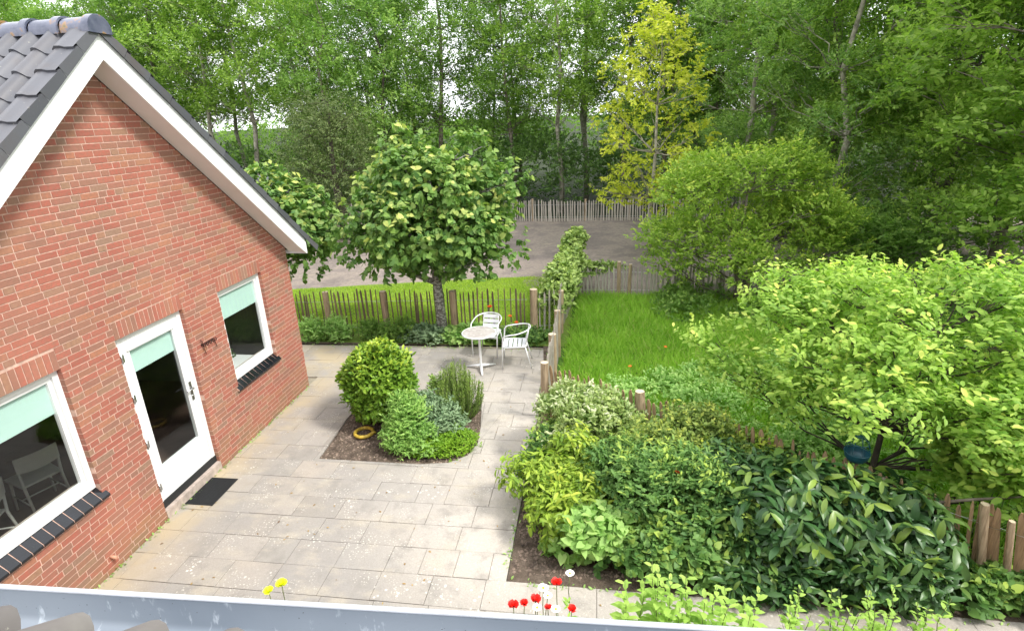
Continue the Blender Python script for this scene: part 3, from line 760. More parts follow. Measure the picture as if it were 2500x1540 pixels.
prof = [(yi-.02, GZ+.00), (yi, GZ-.01), (yi+.005, GZ-.12), (yi+.03, GZ-.14), (yo-.03, GZ-.14), (yo-.008, GZ-.12), (yo-.002, GZ)]
vs = [(x, y, z) for x in (x0, x1) for y, z in prof]; k = len(prof)
gt.add(vs, [(i, i+1, k+i+1, k+i) for i in range(k-1)], True)
prof2 = [(y+(.004 if y > GY-.08 else -.004), z-.004) for y, z in prof]
gt.add([(x, y, z) for x in (x0, x1) for y, z in prof2], [(i, k+i, k+i+1, i+1) for i in range(k-1)], True)
g_ = gt.build('gutter', M['zinc'], oh); g_.location = (-4, 2, 0)
gl_ = MB(); gl_.tube([(x0, yo+.006, GZ+.002), (x1, yo+.006, GZ+.002)], .0105, 8); l2 = gl_.build('gutter_lip', M['zinclip'], g_)
g_.rotation_euler = (0, 0, R(2.0)); g_.location = (-4, 2-.122, 0)

# ------------------------------------------------------------------ fences
def fence(name, pts, h, gap, wmat, label, posts=(), pw=.035, seed=0, wire=True, lean=0, hv=.06, slant=0, base=0, group='chestnut paling fences'):
    t = empty(name, (pts[0][0], pts[0][1], 0), label=label, cat='fence', group=group); rnd = random.Random(seed)
    O = Vector((pts[0][0], pts[0][1], 0)); b = MB(); tops = []
    for p, q in zip(pts[:-1], pts[1:]):
        p, q = Vector((*p, 0)), Vector((*q, 0)); L = (q-p).length; d = (q-p)/L; nrm = Vector((-d.y, d.x, 0)); s = 0
        while s < L:
            w = pw*rnd.uniform(.6, 1.25); th = .014*rnd.uniform(.7, 1.3); hh = h+rnd.uniform(-hv, hv)+.03*math.sin(s*1.3)
            c = p+d*s-O; ln = slant+rnd.uniform(-.022, .022); lo = lean+rnd.uniform(-.02, .02); bw = rnd.uniform(-.012, .012)
            vs = []
            for z_, ww in ((base, 1), (hh*.5, 1.05), (hh-.05, .9), (hh, .35)):
                f = z_/hh; cc = c+d*(ln*f+bw*math.sin(f*3.1))+nrm*(lo*f); ww *= w/2
                for a, e in ((-1, -1), (1, -1), (1, 1), (-1, 1)): vs.append(cc+d*a*ww+nrm*e*th/2+Vector((0, 0, z_)))
            fs = [(i*4+j, i*4+(j+1) % 4, (i+1)*4+(j+1) % 4, (i+1)*4+j) for i in range(3) for j in range(4)]+[(12, 13, 14, 15)]
            b.add(vs, fs); s += gap*rnd.uniform(.75, 1.25)
    b.build('palings', wmat, t)
    if wire:
        b = MB()
        for z_ in (h*.22, h*.8):
            for k in (-1, 1):
                pp = []
                for p, q in zip(pts[:-1], pts[1:]):
                    p, q = Vector((*p, 0)), Vector((*q, 0)); L = (q-p).length; n = max(2, int(L/.25)); nr = Vector((-(q-p).y, (q-p).x, 0)).normalized()
                    pp += [p+(q-p)*i/n-O+nr*(.012*k+lean*z_/h)+Vector((0, 0, z_+.008*k*(-1)**i)) for i in range(n+1)]
                b.tube(pp, .0022, 4, False)
        b.build('wire', M['steel'], t)
    for i, (x, y, hh, r) in enumerate(posts):
        b = MB(); lx, ly = rnd.uniform(-.02, .02)+slant*.83, rnd.uniform(-.02, .02)-slant*.56
        b.tube([(x-O.x, y-O.y, 0), (x-O.x+lx*.5, y-O.y+ly*.5, hh*.5), (x-O.x+lx, y-O.y+ly, hh)], [r, r*.96, r*.95], 12, cap=False)
        b.cur = 1; k = 12; b.add([(x-O.x+lx+r*.95*math.cos(a*math.pi/6), y-O.y+ly+r*.95*math.sin(a*math.pi/6), hh) for a in range(12)], [list(range(12))])
        b.build('post', [M['post'], M['postend']], t)
    return t
fence('paling_fence', [(-3.0, 10.9), (-1.1, 10.93), (1.34, 11.08), (3.72, 11.22)], 1.03, .105, M['paling_dark'], 'dark thin open paling fence between the patio and the mown grass strip', [(-.68, 10.98, 1.04, .07), (.62, 11.08, 1.04, .075), (2.12, 11.16, 1.03, .08)], pw=.036, seed=1)
fence('paling_fence', [(4.42, 7.75), (4.44, 9.), (4.44, 10.2), (4.42, 11.3)], .97, .085, M['paling_grey'], 'fence seen end-on with stout pale round posts right of the table', [(4.38, 7.70, .98, .062), (4.43, 8.92, .96, .07), (4.43, 10.14, .96, .06), (4.41, 11.36, .98, .06)], seed=2, hv=.05)
fence('paling_fence', [(3.98, 11.26), (4.4, 11.34), (4.5, 12.4), (4.62, 14.0), (4.55, 15.3)], 1.0, .11, M['paling_grey'], 'short paling fence half buried in ivy beside the tall gate post', [(3.85, 11.24, 1.04, .085)], seed=3)
fence('paling_fence', [(4.65, 14.05), (7.0, 14.05), (12.5, 14.4)], .80, .10, M['paling_grey'], 'low grey paling fence at the far end of the long grass', [(5.74, 14.0, .93, .05), (6.0, 14.02, .86, .045), (8.9, 14.1, .85, .05)], pw=.05, seed=4)
fence('paling_fence', [(-6.5, 24.6), (1.0, 24.8), (7.6, 24.8), (15., 24.5)], .92, .115, M['paling_grey'], 'distant grey paling fence between the bare yard and the wood', [(2.4, 24.86, 1.0, .05), (4.7, 24.86, .95, .05), (6.6, 24.86, 1.0, .05)], pw=.06, seed=5)
fence('paling_fence', [(4.50, 7.68), (5.81, 6.82), (8.8, 4.85), (10.8, 3.55)], .90, .085, M['paling_orange'], 'orange brown paling fence running behind the dense shrubs at lower right', [(5.81, 6.80, .98, .065), (8.82, 4.78, .95, .038), (8.98, 4.68, .88, .026)], pw=.05, seed=6, hv=.05, slant=-.11)

# ------------------------------------------------------------------ bistro table and chairs
t = empty('bistro_table', (3.03, 9.44, .024), label='round aluminium bistro table with a worn grey top and a three-armed foot', cat='table')
b = MB(); b.tube([(0, 0, .725), (0, 0, .745)], .305, 40); b.build('table_top', M['tabletop'], t)
b = MB(); b.torus((0, 0, .735), .31, .014, 40, 8); b.build('rim', M['alu'], t)
b = MB(); b.tube([(0, 0, .05), (0, 0, .10), (0, 0, .70), (0, 0, .725)], [.034, .024, .023, .06], 14); b.build('column', M['alu'], t)
for a in (R(-75), R(165), R(40)):
    b = MB(); dx, dy = math.cos(a), math.sin(a)
    b.tube([(dx*.01, dy*.01, .085), (dx*.12, dy*.12, .06), (dx*.31, dy*.31, .018)], [.032, .026, .016], 8); b.build('foot', M['alu'], t)
def bistro_chair(loc, rz, label):
    t = empty('bistro_chair', loc, rz, label=label, cat='chair', group='aluminium bistro chairs by the back fence')
    # hoop armrest and front legs in one bent tube
    b = MB(); pts = [(-.25, .25, 0), (-.262, .23, .44), (-.27, .215, .62), (-.272, .18, .668), (-.275, .08, .69)]
    for i in range(13):
        a = math.pi*i/12; pts.append((-.275*math.cos(a), -.02-.27*math.sin(a), .70+.055*math.sin(a)))
    pts += [(.275, .08, .69), (.272, .18, .668), (.27, .215, .62), (.262, .23, .44), (.25, .25, 0)]
    b.tube(pts, .0135, 8); b.build('arm_hoop', M['alu'], t)
    b = MB(); sq = [(-.21, .22), (.21, .22), (.235, .17), (.215, -.17), (.17, -.21), (-.17, -.21), (-.215, -.17), (-.235, .17), (-.21, .22)]
    b.tube([(x, y, .43) for x, y in sq], .012, 8)
    b.tube([(-.262, .2, .40), (.262, .2, .40)], .009, 6)
    b.build('seat_frame', M['alu'], t)
    for i in range(5):
        b = MB(); y = -.165+i*.084; b.box(-.205, .205, y-.034, y+.034, .437, .444); b.build('seat_slat', M['alu_slat'], t)
    for sx in (-1, 1):
        b = MB(); b.tube([(sx*.24, -.30, 0), (sx*.19, -.19, .42)], .012, 8); b.build('leg', M['alu'], t)
        b = MB(); b.tube([(sx*.165, -.18, .43), (sx*.16, -.235, .60), (sx*.155, -.262, .755)], .009, 6); b.build('back_upright', M['alu'], t)
    for z_ in (.505, .60, .695):
        b = MB(); y = -.20-.055*(z_-.45)/.3
        b.box(-.155, .155, y-.005, y+.001, z_-.038, z_+.038, tilt=(R(10), 0)); b.build('back_slat', M['alu_slat'], t)
    return t
bistro_chair((3.04, 10.22, .024), R(172), 'aluminium bistro chair behind the round table, its slatted back against the fence')
bistro_chair((3.66, 9.72, .024), R(95), 'aluminium bistro chair on the right of the round table, seen from its side')

# yellow ring
t = empty('ring_hose', (1.68, 7.05, .02), label='yellow rubber ring lying on the bare soil below the round bush', cat='ring')
b = MB(); b.torus((0, 0, .03), .135, .027, 30, 10); b.build('ring', M['yellow'], t)
b = MB(); b.tube([(.10, -.07, .03), (.15, -.02, .05), (.19, -.0, .04)], .02, 8); b.build('connector', M['yellow'], t)

# ------------------------------------------------------------------ plants
def plant(name, loc, label, cat, clumps, ntw, per, tl, ls, kind, mat, seed, group=None, stems=0, stemr=.006, smat='twig', sh=None, width=1., **k):
    t = empty(name, loc, label=label, cat=cat, group=group)
    g = np.random.default_rng(seed); rnd = random.Random(seed)
    foliage('foliage', g, clumps, ntw, per, tl, ls, kind, M[mat], t, width=width, **k)
    if stems:
        b = MB()
        for i in range(stems):
            c, r = rnd.choice(clumps); a = rnd.uniform(0, 6.28)
            e = Vector((c[0]+r[0]*.7*math.cos(a)*rnd.random(), c[1]+r[1]*.7*math.sin(a)*rnd.random(), c[2]+r[2]*rnd.uniform(-.2, .8)))
            s0 = Vector((e.x*.25+rnd.uniform(-.05, .05), e.y*.25+rnd.uniform(-.05, .05), 0)); n = 5
            b.tube(wobble(s0, e, n, .03+.04*e.z, rnd), taper(stemr, stemr*.35, n), 5)
        b.build('stems', M[smat], t)
    return t
Z0 = .02
plant('round_bush', (1.84, 7.48, Z0), 'large clipped round evergreen bush with yellow-green top in the patio bed', 'bush',
      [((0, 0, .76), (.45, .44, .47)), ((0, 0, .54), (.44, .42, .42))], 3300, 6, .10, .078, 'oval', 'lf_box', 21, stems=24, stemr=.012, smat='darkbark', shell=.72, fresh_h=(.55, 1.1), cull=-.95, spread=.55, stray=.01)
# rosemary: many upright needled shoots
def rosemary():
    t = empty('rosemary_bush', (3.03, 7.62, Z0), label='upright needle-leaved rosemary bush at the right end of the patio bed', cat='bush')
    g = np.random.default_rng(31); b = MB(); Ps = []; As = []; Ns = []; Ss = []; Fr = []
    for i in range(190):
        a = g.random()*6.28; q = g.random()**.6; o = Vector((math.cos(a)*.20*q, math.sin(a)*.18*q, 0)); hgt = (.95-.42*q)*(.75+.4*g.random())
        e = Vector((math.cos(a)*.42*q, math.sin(a)*.38*q, hgt)); m_ = o.lerp(e, .5)+Vector((math.cos(a)*.06*q, math.sin(a)*.06*q, -.04))
        b.tube([o, m_, e], [.005, .004, .002], 4, False)
        n = 80; tt = .12+.9*g.random(n); oo, mm_, ee = (np.array(v) for v in (o, m_, e))
        P = (1-tt)[:, None]**2*oo+2*((1-tt)*tt)[:, None]*mm_+(tt**2)[:, None]*ee
        d = unit((ee-oo)[None])[0]; A = unit(d[None]*1.1+rdir(g, n)*.75)
        Ps.append(P); As.append(A); Ns.append(rdir(g, n)+[0, 0, .5]); Ss.append(.035+.03*g.random(n)); Fr.append(np.clip((tt-.6)*1.5, 0, 1)*g.random())
    leaf_mesh('foliage', np.concatenate(Ps), np.concatenate(As), np.concatenate(Ns), np.concatenate(Ss), 'needle', M['lf_rosemary'], np.concatenate(Fr), t, width=1.6)
    b.build('stems', M['twig'], t)
rosemary()
plant('sage_bush', (2.72, 7.12, Z0), 'grey-green low sage-like bush between the round bush and the mound', 'bush', [((0, 0, .24), (.42, .34, .26)), ((.25, -.05, .2), (.28, .26, .2)), ((-.2, .15, .32), (.25, .22, .22))], 900, 8, .10, .06, 'oval', 'lf_sage', 41, stems=20, smat='twig', width=.75, up=.7)
plant('feathery_bush', (2.48, 6.84, Z0), 'light green feathery bush at the front edge of the patio bed', 'bush',
      [((0, .02, .38), (.26, .24, .32)), ((-.05, -.12, .22), (.28, .22, .2)), ((.2, -.12, .15), (.25, .2, .16)), ((.02, -.24, .1), (.2, .14, .12)), ((-.1, .05, .62), (.11, .1, .12))], 1150, 10, .12, .055, 'diamond', 'lf_feather', 42, stems=26, smat='twig', width=.65, up=.8, fresh_h=(.3, .8))
plant('creeping_mound', (3.08, 6.84, Z0), 'low bright green cushion plant at the rounded corner of the patio bed', 'plant', [((0, 0, .05), (.37, .30, .17)), ((-.35, -.2, .03), (.22, .16, .1)), ((-.15, -.1, .05), (.3, .24, .15))], 2600, 7, .05, .028, 'diamond', 'lf_mound', 43, shell=.8, up=.8)
b = MB(); b.tube([(3.36, 8.0, .0), (3.34, 8.0, .0)], .01, 4)
plant('dark_herb', (2.72, 7.72, Z0), 'small dark spiky herb behind the grey-green bush', 'plant', [((0, 0, .3), (.16, .14, .3))], 160, 8, .14, .05, 'diamond', 'lf_rosemary', 44, stems=8, up=1)

# tree builders -------------------------------------------------------
def make_tree(name, loc, label, cat, trunk_pts, trunk_r, clumps, ntw, per, tl, ls, kind, mat, bark, seed, group=None, limbs=1, width=1., limb_r=.03, **k):
    t = empty(name, loc, label=label, cat=cat, group=group); rnd = random.Random(seed); g = np.random.default_rng(seed)
    b = MB(); tp = [Vector(p) for p in trunk_pts]
    b.tube(tp, trunk_r, 10)
    if limbs:
        for c, r in clumps:
            c = Vector(c); 
            # start lower on the trunk than the clump
            best = min(tp, key=lambda p: abs(p.z-(c.z-.35*(Vector((c.x, c.y, 0))-Vector((p.x, p.y, 0))).length-.2)))
            i = tp.index(best); rr_ = trunk_r[i]*.5
            n = 5; b.tube(wobble(best, c, n, .07*(c-best).length, rnd), taper(min(limb_r, rr_), .006, n), 6)
            for j in range(3):
                e = c+Vector((rnd.uniform(-1, 1)*r[0], rnd.uniform(-1, 1)*r[1], rnd.uniform(-.3, .9)*r[2]))*.8
                b.tube(wobble(best.lerp(c, .6), e, 4, .05*(c-best).length, rnd), taper(limb_r*.4, .004, 4), 4)
    b.build('trunk', M[bark], t)
    foliage('crown', g, clumps, ntw, per, tl, ls, kind, M[mat], t, width=width, **k)
    return t
def pollard_clumps(seed, cx, rx, rz, z, n=22):
    rnd = random.Random(seed); out = []
    for i in range(n):
        a = rnd.uniform(0, 6.28); e = rnd.uniform(-1, 1); q = math.sqrt(max(0, 1-e*e))
        out.append(((rx*.66*q*math.cos(a), rx*.60*q*math.sin(a), z+rz*.64*e), (rnd.uniform(.42, .62),)*2+(rnd.uniform(.36, .52),)))
    out.append(((0, 0, z), (rx*.7, rx*.65, rz*.7)))
    return out
cl = pollard_clumps(7, 0, 1.72, 1.36, 2.72, 26) + [((0, -.15, 1.85), (.5, .4, .22)), ((-1.75, -.2, 2.3), (.35, .35, .3)), ((-1.45, -.2, 2.05), (.45, .4, .4)), ((1.35, -.1, 2.0), (.42, .4, .35)), ((-.55, 0, 3.9), (.4, .35, .4)), ((.85, 0, 3.75), (.45, .35, .38)), ((1.55, 0, 3.3), (.3, .3, .3)), ((-1.1, 0, 3.25), (.35, .3, .3)), ((-.9, -.3, 1.75), (.45, .4, .28)), ((.8, -.3, 1.8), (.5, .4, .28)), ((0, -.4, 1.85), (.6, .4, .28)), ((-.3, -.7, 2.3), (.7, .5, .45)), ((.6, -.6, 2.5), (.7, .5, .45))]
make_tree('lime_tree', (1.9, 11.0, .02), 'round-crowned lime tree with lichen-speckled trunk at the back fence', 'tree',
          [(0, 0, 0), (-.02, 0, .6), (-.04, 0, 1.2), (-.06, 0, 1.9), (-.05, 0, 2.7), (0, 0, 3.6)], [.125, .105, .095, .09, .07, .03], cl, 3700, 6, .20, .098, 'heart', 'lf_lime', 'limebark', 51, shell=.78, fresh_h=(1.2, 3.0), up=.35, droop=.35, limb_r=.05, cull=-.8)
cl = pollard_clumps(8, 0, 1.45, 1.30, 2.35, 22)+[((.9, -.2, 1.6), (.45, .4, .4)), ((1.1, 0, 2.2), (.4, .4, .4))]
make_tree('lime_tree', (-2.3, 11.9, .02), 'lime tree mostly hidden behind the roof edge of the brick house', 'tree',
          [(0, 0, 0), (0, 0, .7), (.02, 0, 1.4), (0, 0, 2.2), (0, 0, 3.1)], [.12, .10, .09, .07, .03], cl, 2100, 6, .19, .10, 'heart', 'lf_lime', 'limebark', 52, shell=.78, fresh_h=(1.0, 2.6), up=.35, droop=.35, limb_r=.05, cull=-.8)
# golden tree
rnd = random.Random(9); cl = []
for i in range(34):
    z = 1.9+5.0*(i/33); w = .35+1.05*math.sin(min(1, (z-1.2)/5.9)*math.pi)**.8*(1.15 if z < 4.6 else .85)
    a = i*2.4; cl.append(((w*math.cos(a)*.85, w*math.sin(a)*.85, z+rnd.uniform(-.2, .2)), (rnd.uniform(.35, .5), rnd.uniform(.35, .5), rnd.uniform(.3, .48))))
cl += [((-1.5, 0, 2.1), (.4, .4, .3)), ((-1.25, 0, 5.5), (.4, .3, .3)), ((1.25, 0, 5.2), (.35, .3, .3)), ((.05, 0, 6.9), (.35, .35, .35)), ((.2, 0, 6.4), (.45, .4, .4)), ((-1.0, 0, 1.9), (.6, .5, .35)), ((.3, 0, 1.7), (.6, .5, .3))]
make_tree('golden_tree', (6.88, 18.4, .02), 'tall slim tree with airy yellow leaves in the bare earth yard', 'tree',
          [(0, 0, 0), (.02, 0, .8), (0, 0, 1.8), (.06, 0, 3.2), (.05, 0, 4.6), (.12, 0, 5.8), (.1, 0, 6.9)], [.085, .07, .06, .05, .035, .02, .008], cl, 1100, 8, .26, .12, 'diamond', 'lf_yellow', 'palebark', 53, shell=.35, up=.3, droop=.35, limb_r=.025)
# rounded multi-stem shrub tree behind the low fence
rnd = random.Random(12); cl = []
for i in range(30):
    a = rnd.uniform(0, 6.28); q = rnd.random()**.5; z = 1.1+2.1*rnd.random()
    w = 1.95*math.sqrt(max(.05, 1-((z-1.7)/2.0)**2)); cl.append(((w*q*math.cos(a), w*q*.8*math.sin(a)*.8, z), (rnd.uniform(.5, .75), rnd.uniform(.5, .7), rnd.uniform(.32, .5))))
cl += [((-1.75, -.2, .95), (.5, .5, .3)), ((-1.9, -.1, 1.6), (.5, .45, .35)), ((-1.3, -.3, .75), (.5, .4, .28)), ((1.3, -.4, .8), (.6, .5, .3)), ((2.2, -.2, 1.3), (.5, .5, .35)), ((.1, -.7, .8), (.5, .4, .25)), ((1.0, .1, 3.35), (.5, .4, .3)), ((1.5, .1, 2.9), (.5, .4, .3)), ((-1.5, -.3, 1.5), (.55, .5, .35)), ((-1.2, -.6, 1.15), (.5, .4, .3)), ((1.5, -.4, 1.3), (.6, .5, .35)), ((2.0, -.2, 1.9), (.5, .5, .35)), ((.5, -.9, 1.1), (.6, .4, .3)), ((-.3, -.9, 1.3), (.5, .4, .3)), ((.1, 0, 3.2), (.55, .5, .35)), ((.9, 0, 3.05), (.4, .4, .35)), ((-.9, 0, 2.7), (.5, .5, .35))]
make_tree('spring_green_tree', (8.5, 13.6, .02), 'broad low tree with bright spring-green crown at the low grey fence', 'tree',
          [(0, 0, 0), (.05, 0, .4), (-.05, 0, .9), (0, 0, 1.6), (.05, 0, 2.6)], [.07, .06, .05, .04, .02], cl, 5200, 9, .22, .08, 'diamond', 'lf_spring', 'bark', 54, shell=.6, fresh_h=(.6, 2.2), up=.8, limb_r=.035)
# further bush to its right
cl = [((rnd.uniform(-2.2, 2.2), rnd.uniform(-.8, .8), rnd.uniform(.5, 1.75)), (.7, .6, .5)) for _ in range(20)]
make_tree('green_thicket', (12.4, 14.6, .02), 'dense mid-green bush to the right of the spring-green tree', 'bush', [(0, 0, 0), (0, 0, .8), (0, 0, 1.6)], [.06, .05, .02], cl, 2300, 8, .2, .085, 'diamond', 'lf_wood_d', 'bark', 55, shell=.6, fresh_h=(1., 2.), up=.6)
# dark tangled tree behind the lime
rnd = random.Random(14); cl = []
for i in range(34):
    z = .6+4.6*(i/33); w = 2.7*(1-((z-1.0)/5.4))**.8 if z > 1 else 2.4
    a = i*2.4; cl.append(((w*math.cos(a)*.8, w*math.sin(a)*.7, z+rnd.uniform(-.2, .2)), (rnd.uniform(.7, 1.0), rnd.uniform(.6, .9), rnd.uniform(.35, .6))))
make_tree('hawthorn_tree', (-5.0, 21.5, .02), 'dark dense hawthorn with hanging shoots behind the lime trees', 'tree',
          [(0, 0, 0), (.05, 0, 1), (-.05, 0, 2.4), (0, 0, 4), (.1, 0, 5.2)], [.16, .14, .1, .06, .02], cl, 3600, 10, .42, .095, 'diamond', 'lf_conifer', 'darkbark', 56, shell=.5, up=.3, droop=.3, width=.7, cull=-.9)

# magnolia on the right
rnd = random.Random(15); cl = []
def ring(cx, cy, z, r, n, s, sz=.3):
    for i in range(n):
        a = i*6.283/n+rnd.uniform(-.3, .3); q = r*rnd.uniform(.75, 1.05)
        cl.append(((cx+q*math.cos(a), cy+q*math.sin(a), z+rnd.uniform(-.12, .12)), (s*rnd.uniform(.8, 1.1),)*2+(sz*rnd.uniform(.8, 1.15),)))
cl += [((.35, -.75, 1.35), (.4, .35, .18)), ((-.55, -.25, 1.62), (.3, .25, .14)), ((.0, -.75, 1.62), (.3, .28, .14)), ((.9, -.6, 1.15), (.4, .3, .2)), ((.7, -.6, 1.5), (.45, .4, .2)), ((-.2, -.3, 1.75), (.45, .4, .18)), ((.3, -.4, 1.9), (.5, .4, .2)), ((.9, -1.0, .95), (.4, .35, .2)), ((1.5, -1.1, .95), (.45, .35, .2)), ((2.1, -.9, 1.0), (.45, .35, .2))]; ring(.3, .1, 1.3, 1.25, 9, .42, .22); ring(.35, .1, 1.75, 1.35, 10, .42, .24); ring(.2, .3, 2.1, 1.15, 10, .40, .22); ring(.2, .4, 2.42, .8, 7, .38, .2); ring(.9, .1, 2.6, .4, 3, .38, .2)
cl += [((-1.05, .6, 1.15), (.38, .35, .18)), ((-1.15, .15, 1.45), (.32, .3, .16)), ((-1.0, 1.1, 1.9), (.42, .4, .2)), ((-.6, 1.3, 2.15), (.4, .4, .2)), ((-1.35, .9, .95), (.3, .3, .15)),
       ((1.7, .6, 2.3), (.5, .5, .3)), ((1.6, -.4, 1.9), (.5, .45, .3)), ((1.9, .2, 1.5), (.5, .5, .3)), ((1.3, -.8, 1.35), (.45, .4, .22)), ((.9, -1.15, 1.1), (.4, .35, .2)), ((1.9, -1.0, 1.2), (.4, .4, .25)), ((.4, -.9, 1.35), (.35, .35, .18))]
cl += [((.9, -.9, 1.1), (.4, .35, .2)), ((1.5, -.95, 1.15), (.42, .35, .22)), ((2.1, -.7, 1.3), (.45, .4, .25)), ((1.1, -.4, 1.6), (.5, .4, .25)), ((-1.55, .9, 1.25), (.4, .4, .18)), ((-1.7, 1.2, .95), (.4, .35, .15)), ((-1.2, .9, .8), (.45, .4, .15)), ((2.6, -.3, 1.6), (.5, .5, .3)), ((2.5, .5, 2.2), (.6, .5, .3)), ((-.9, .5, 2.1), (.4, .4, .22)), ((-.9, 1.1, 2.35), (.35, .35, .15)), ((-1.15, .9, 2.1), (.35, .35, .15)), ((-1.7, 1.1, 1.6), (.4, .4, .16)), ((-1.5, .7, 1.35), (.35, .35, .14)), ((-.2, 1.2, 2.4), (.35, .35, .15))]
cl = [((x*.98, y*.9, z), r) for (x, y, z), r in cl if not (math.hypot(x+.5, y+.6) < .5 and z < 1.6) and not (x < -.3 and z < 1.1)]
make_tree('magnolia_tree', (8.35, 6.05, .02), 'spreading small tree with large bright leaves on layered branches, lower right', 'tree',
          [(0, 0, 0), (-.02, 0, .5), (.0, .0, .95), (.15, .05, 1.4), (.3, .1, 2.0), (.5, .15, 2.6)], [.042, .036, .03, .024, .018, .008], cl, 5000, 7, .19, .074, 'oval', 'lf_magnolia', 'darkbark', 57, shell=.35, fresh_h=(.6, 1.2), up=1.0, limb_r=.011, width=1.05, spread=1.0)
# blue bird feeder hanging under the magnolia
t = empty('bird_feeder', (7.86, 5.50, 1.05), label='round blue-green metal bird feeder dish hanging in the magnolia', cat='bird feeder')
b = MB(); n = 24; rows = [(0, -.13), (.06, -.125), (.11, -.10), (.14, -.06), (.15, -.01)]
vs = [(r_*math.cos(2*math.pi*j/n), r_*math.sin(2*math.pi*j/n), z_) for r_, z_ in rows for j in range(n)]
b.add(vs, [(i*n+j, (i+1)*n+j, (i+1)*n+(j+1) % n, i*n+(j+1) % n) for i in range(len(rows)-1) for j in range(n)], True); b.build('dish', M['blue'], t)
b = MB()
for a in np.linspace(0, math.pi, 5)[:-1]:
    b.tube([(.15*math.cos(a)*math.cos(q), .15*math.sin(a)*math.cos(q), .2*math.sin(q)) for q in np.linspace(0, math.pi, 13)], .004, 5)
b.torus((0, 0, .12), .122, .005, 24, 5); b.torus((0, 0, 0), .151, .006, 24, 5); b.tube([(0, 0, .2), (0.03, .01, .45)], .003, 4); b.build('cage', M['blue'], t); t.scale = (.8, .8, .95)

# shrubs of the border, each a thing
def blob(seed, cx, cy, rx, ry, z0, z1, n, s):
    rnd = random.Random(seed); out = []
    for i in range(n):
        a = rnd.uniform(0, 6.28); q = rnd.random()**.5; z = z0+(z1-z0)*rnd.random(); k = 1-.45*((z-z0)/(z1-z0+.01))**2
        out.append(((cx+rx*q*k*math.cos(a), cy+ry*q*k*math.sin(a), z), (s*rnd.uniform(.7, 1.1),)*2+(s*rnd.uniform(.6, .9),)))
    return out
plant('variegated_shrub', (4.98, 6.6, Z0), 'cream-edged variegated shrub beside the nearest pale fence post', 'shrub', blob(1, 0, 0, .64, .58, .25, .80, 16, .28), 2000, 7, .12, .058, 'oval', 'lf_varie', 61, stems=30, stemr=.01, shell=.7, fresh_h=(.2, .9), up=.8)
plant('drooping_shrub', (4.75, 5.55, Z0), 'yellow-green shrub with drooping oval leaves leaning over the patio slabs', 'shrub', blob(2, 0, 0, .50, .55, .2, .72, 14, .24), 900, 8, .13, .085, 'long', 'lf_pieris', 62, stems=26, stemr=.01, shell=.65, fresh_h=(.2, .8), up=.7, droop=.45)
plant('olive_shrub', (6.05, 6.00, Z0), 'olive and yellow-green fine-leaved shrub in the middle of the border', 'shrub', blob(3, 0, 0, .85, .48, .25, .82, 20, .28), 2800, 8, .13, .055, 'diamond', 'lf_spirea', 63, stems=40, stemr=.008, shell=.65, fresh_h=(.3, 1.1), up=.8)
plant('mixed_shrub', (5.80, 5.35, Z0), 'mid-green shrub with narrow leaves in front of the olive one', 'shrub', blob(4, 0, 0, .8, .46, .2, .80, 18, .28), 2600, 8, .13, .062, 'oval', 'lf_mixed', 64, stems=40, stemr=.008, shell=.65, fresh_h=(.5, .9), up=.8, width=.8)
plant('broad_leaved_perennial', (5.10, 4.88, Z0), 'lobed green perennial at the front corner of the border soil', 'plant', blob(5, .15, 0, .45, .20, .08, .42, 12, .19), 650, 5, .10, .085, 'heart', 'lf_weed', 65, stems=12, shell=.6, up=.9)
plant('ivy_clump', (6.0, 4.72, Z0), 'low dark ivy-like ground plant along the path edge', 'plant', blob(6, 0, 0, .85, .14, .06, .34, 16, .20), 1100, 6, .1, .065, 'heart', 'lf_mixed', 66, shell=.6, up=.8)
plant('laurel_bush', (7.50, 4.98, Z0), 'dark glossy cherry laurel with big drooping leaves, lower right', 'shrub', blob(7, 0, 0, .98, .42, .14, .76, 30, .30), 1080, 7, .19, .172, 'long', 'lf_laurel', 67, stems=40, stemr=.012, smat='bark', shell=.6, fresh_h=(.1, 1.1), up=.55, droop=.55)
plant('laurel_bush', (6.85, 5.62, Z0), 'dark laurel with smaller leaves, between the olive shrub and the big laurel', 'shrub', blob(8, 0, 0, .65, .40, .25, .74, 16, .26), 1150, 7, .15, .095, 'long', 'lf_laurel', 68, stems=30, stemr=.012, smat='bark', shell=.6, up=.6, droop=.35)
plant('euonymus_shrub', (6.35, 5.0, Z0), 'leafy green shrub with pale shoots at the front of the border', 'shrub', blob(9, 0, 0, .6, .34, .15, .62, 14, .24), 1500, 7, .12, .07, 'oval', 'lf_mixed', 69, stems=20, shell=.6, fresh_h=(.1, .7), up=.8)
plant('low_groundcover', (7.5, 4.60, Z0), 'low dark laurel shoots along the path edge below the big laurel', 'plants', blob(13, 0, 0, 1.25, .10, .06, .36, 20, .2), 800, 6, .14, .12, 'long', 'lf_laurel', 171, shell=.6, up=.8)
plant('fence_foot_ivy', (8.95, 4.62, Z0), 'small leafy plants at the foot of the orange brown fence posts', 'plants', blob(16, 0, 0, .6, .13, .04, .2, 12, .15), 520, 6, .1, .07, 'heart', 'lf_mixed', 174, shell=.6, up=.8)
plant('climbing_shrub', (4.62, 6.05, Z0), 'small-leaved green shrub between the variegated and the yellow-green one', 'shrub', blob(14, 0, 0, .24, .45, .15, .6, 9, .22), 800, 7, .12, .06, 'oval', 'lf_mixed', 172, shell=.6, fresh_h=(.1, .6), up=.8)
plant('euonymus_shrub', (6.6, 6.02, Z0), 'pale yellowish shrub standing at the fence behind the middle shrubs', 'shrub', blob(15, 0, 0, .6, .3, .2, .70, 12, .25), 1100, 8, .13, .06, 'diamond', 'lf_pieris', 173, shell=.6, fresh_h=(.1, .7), up=.8)
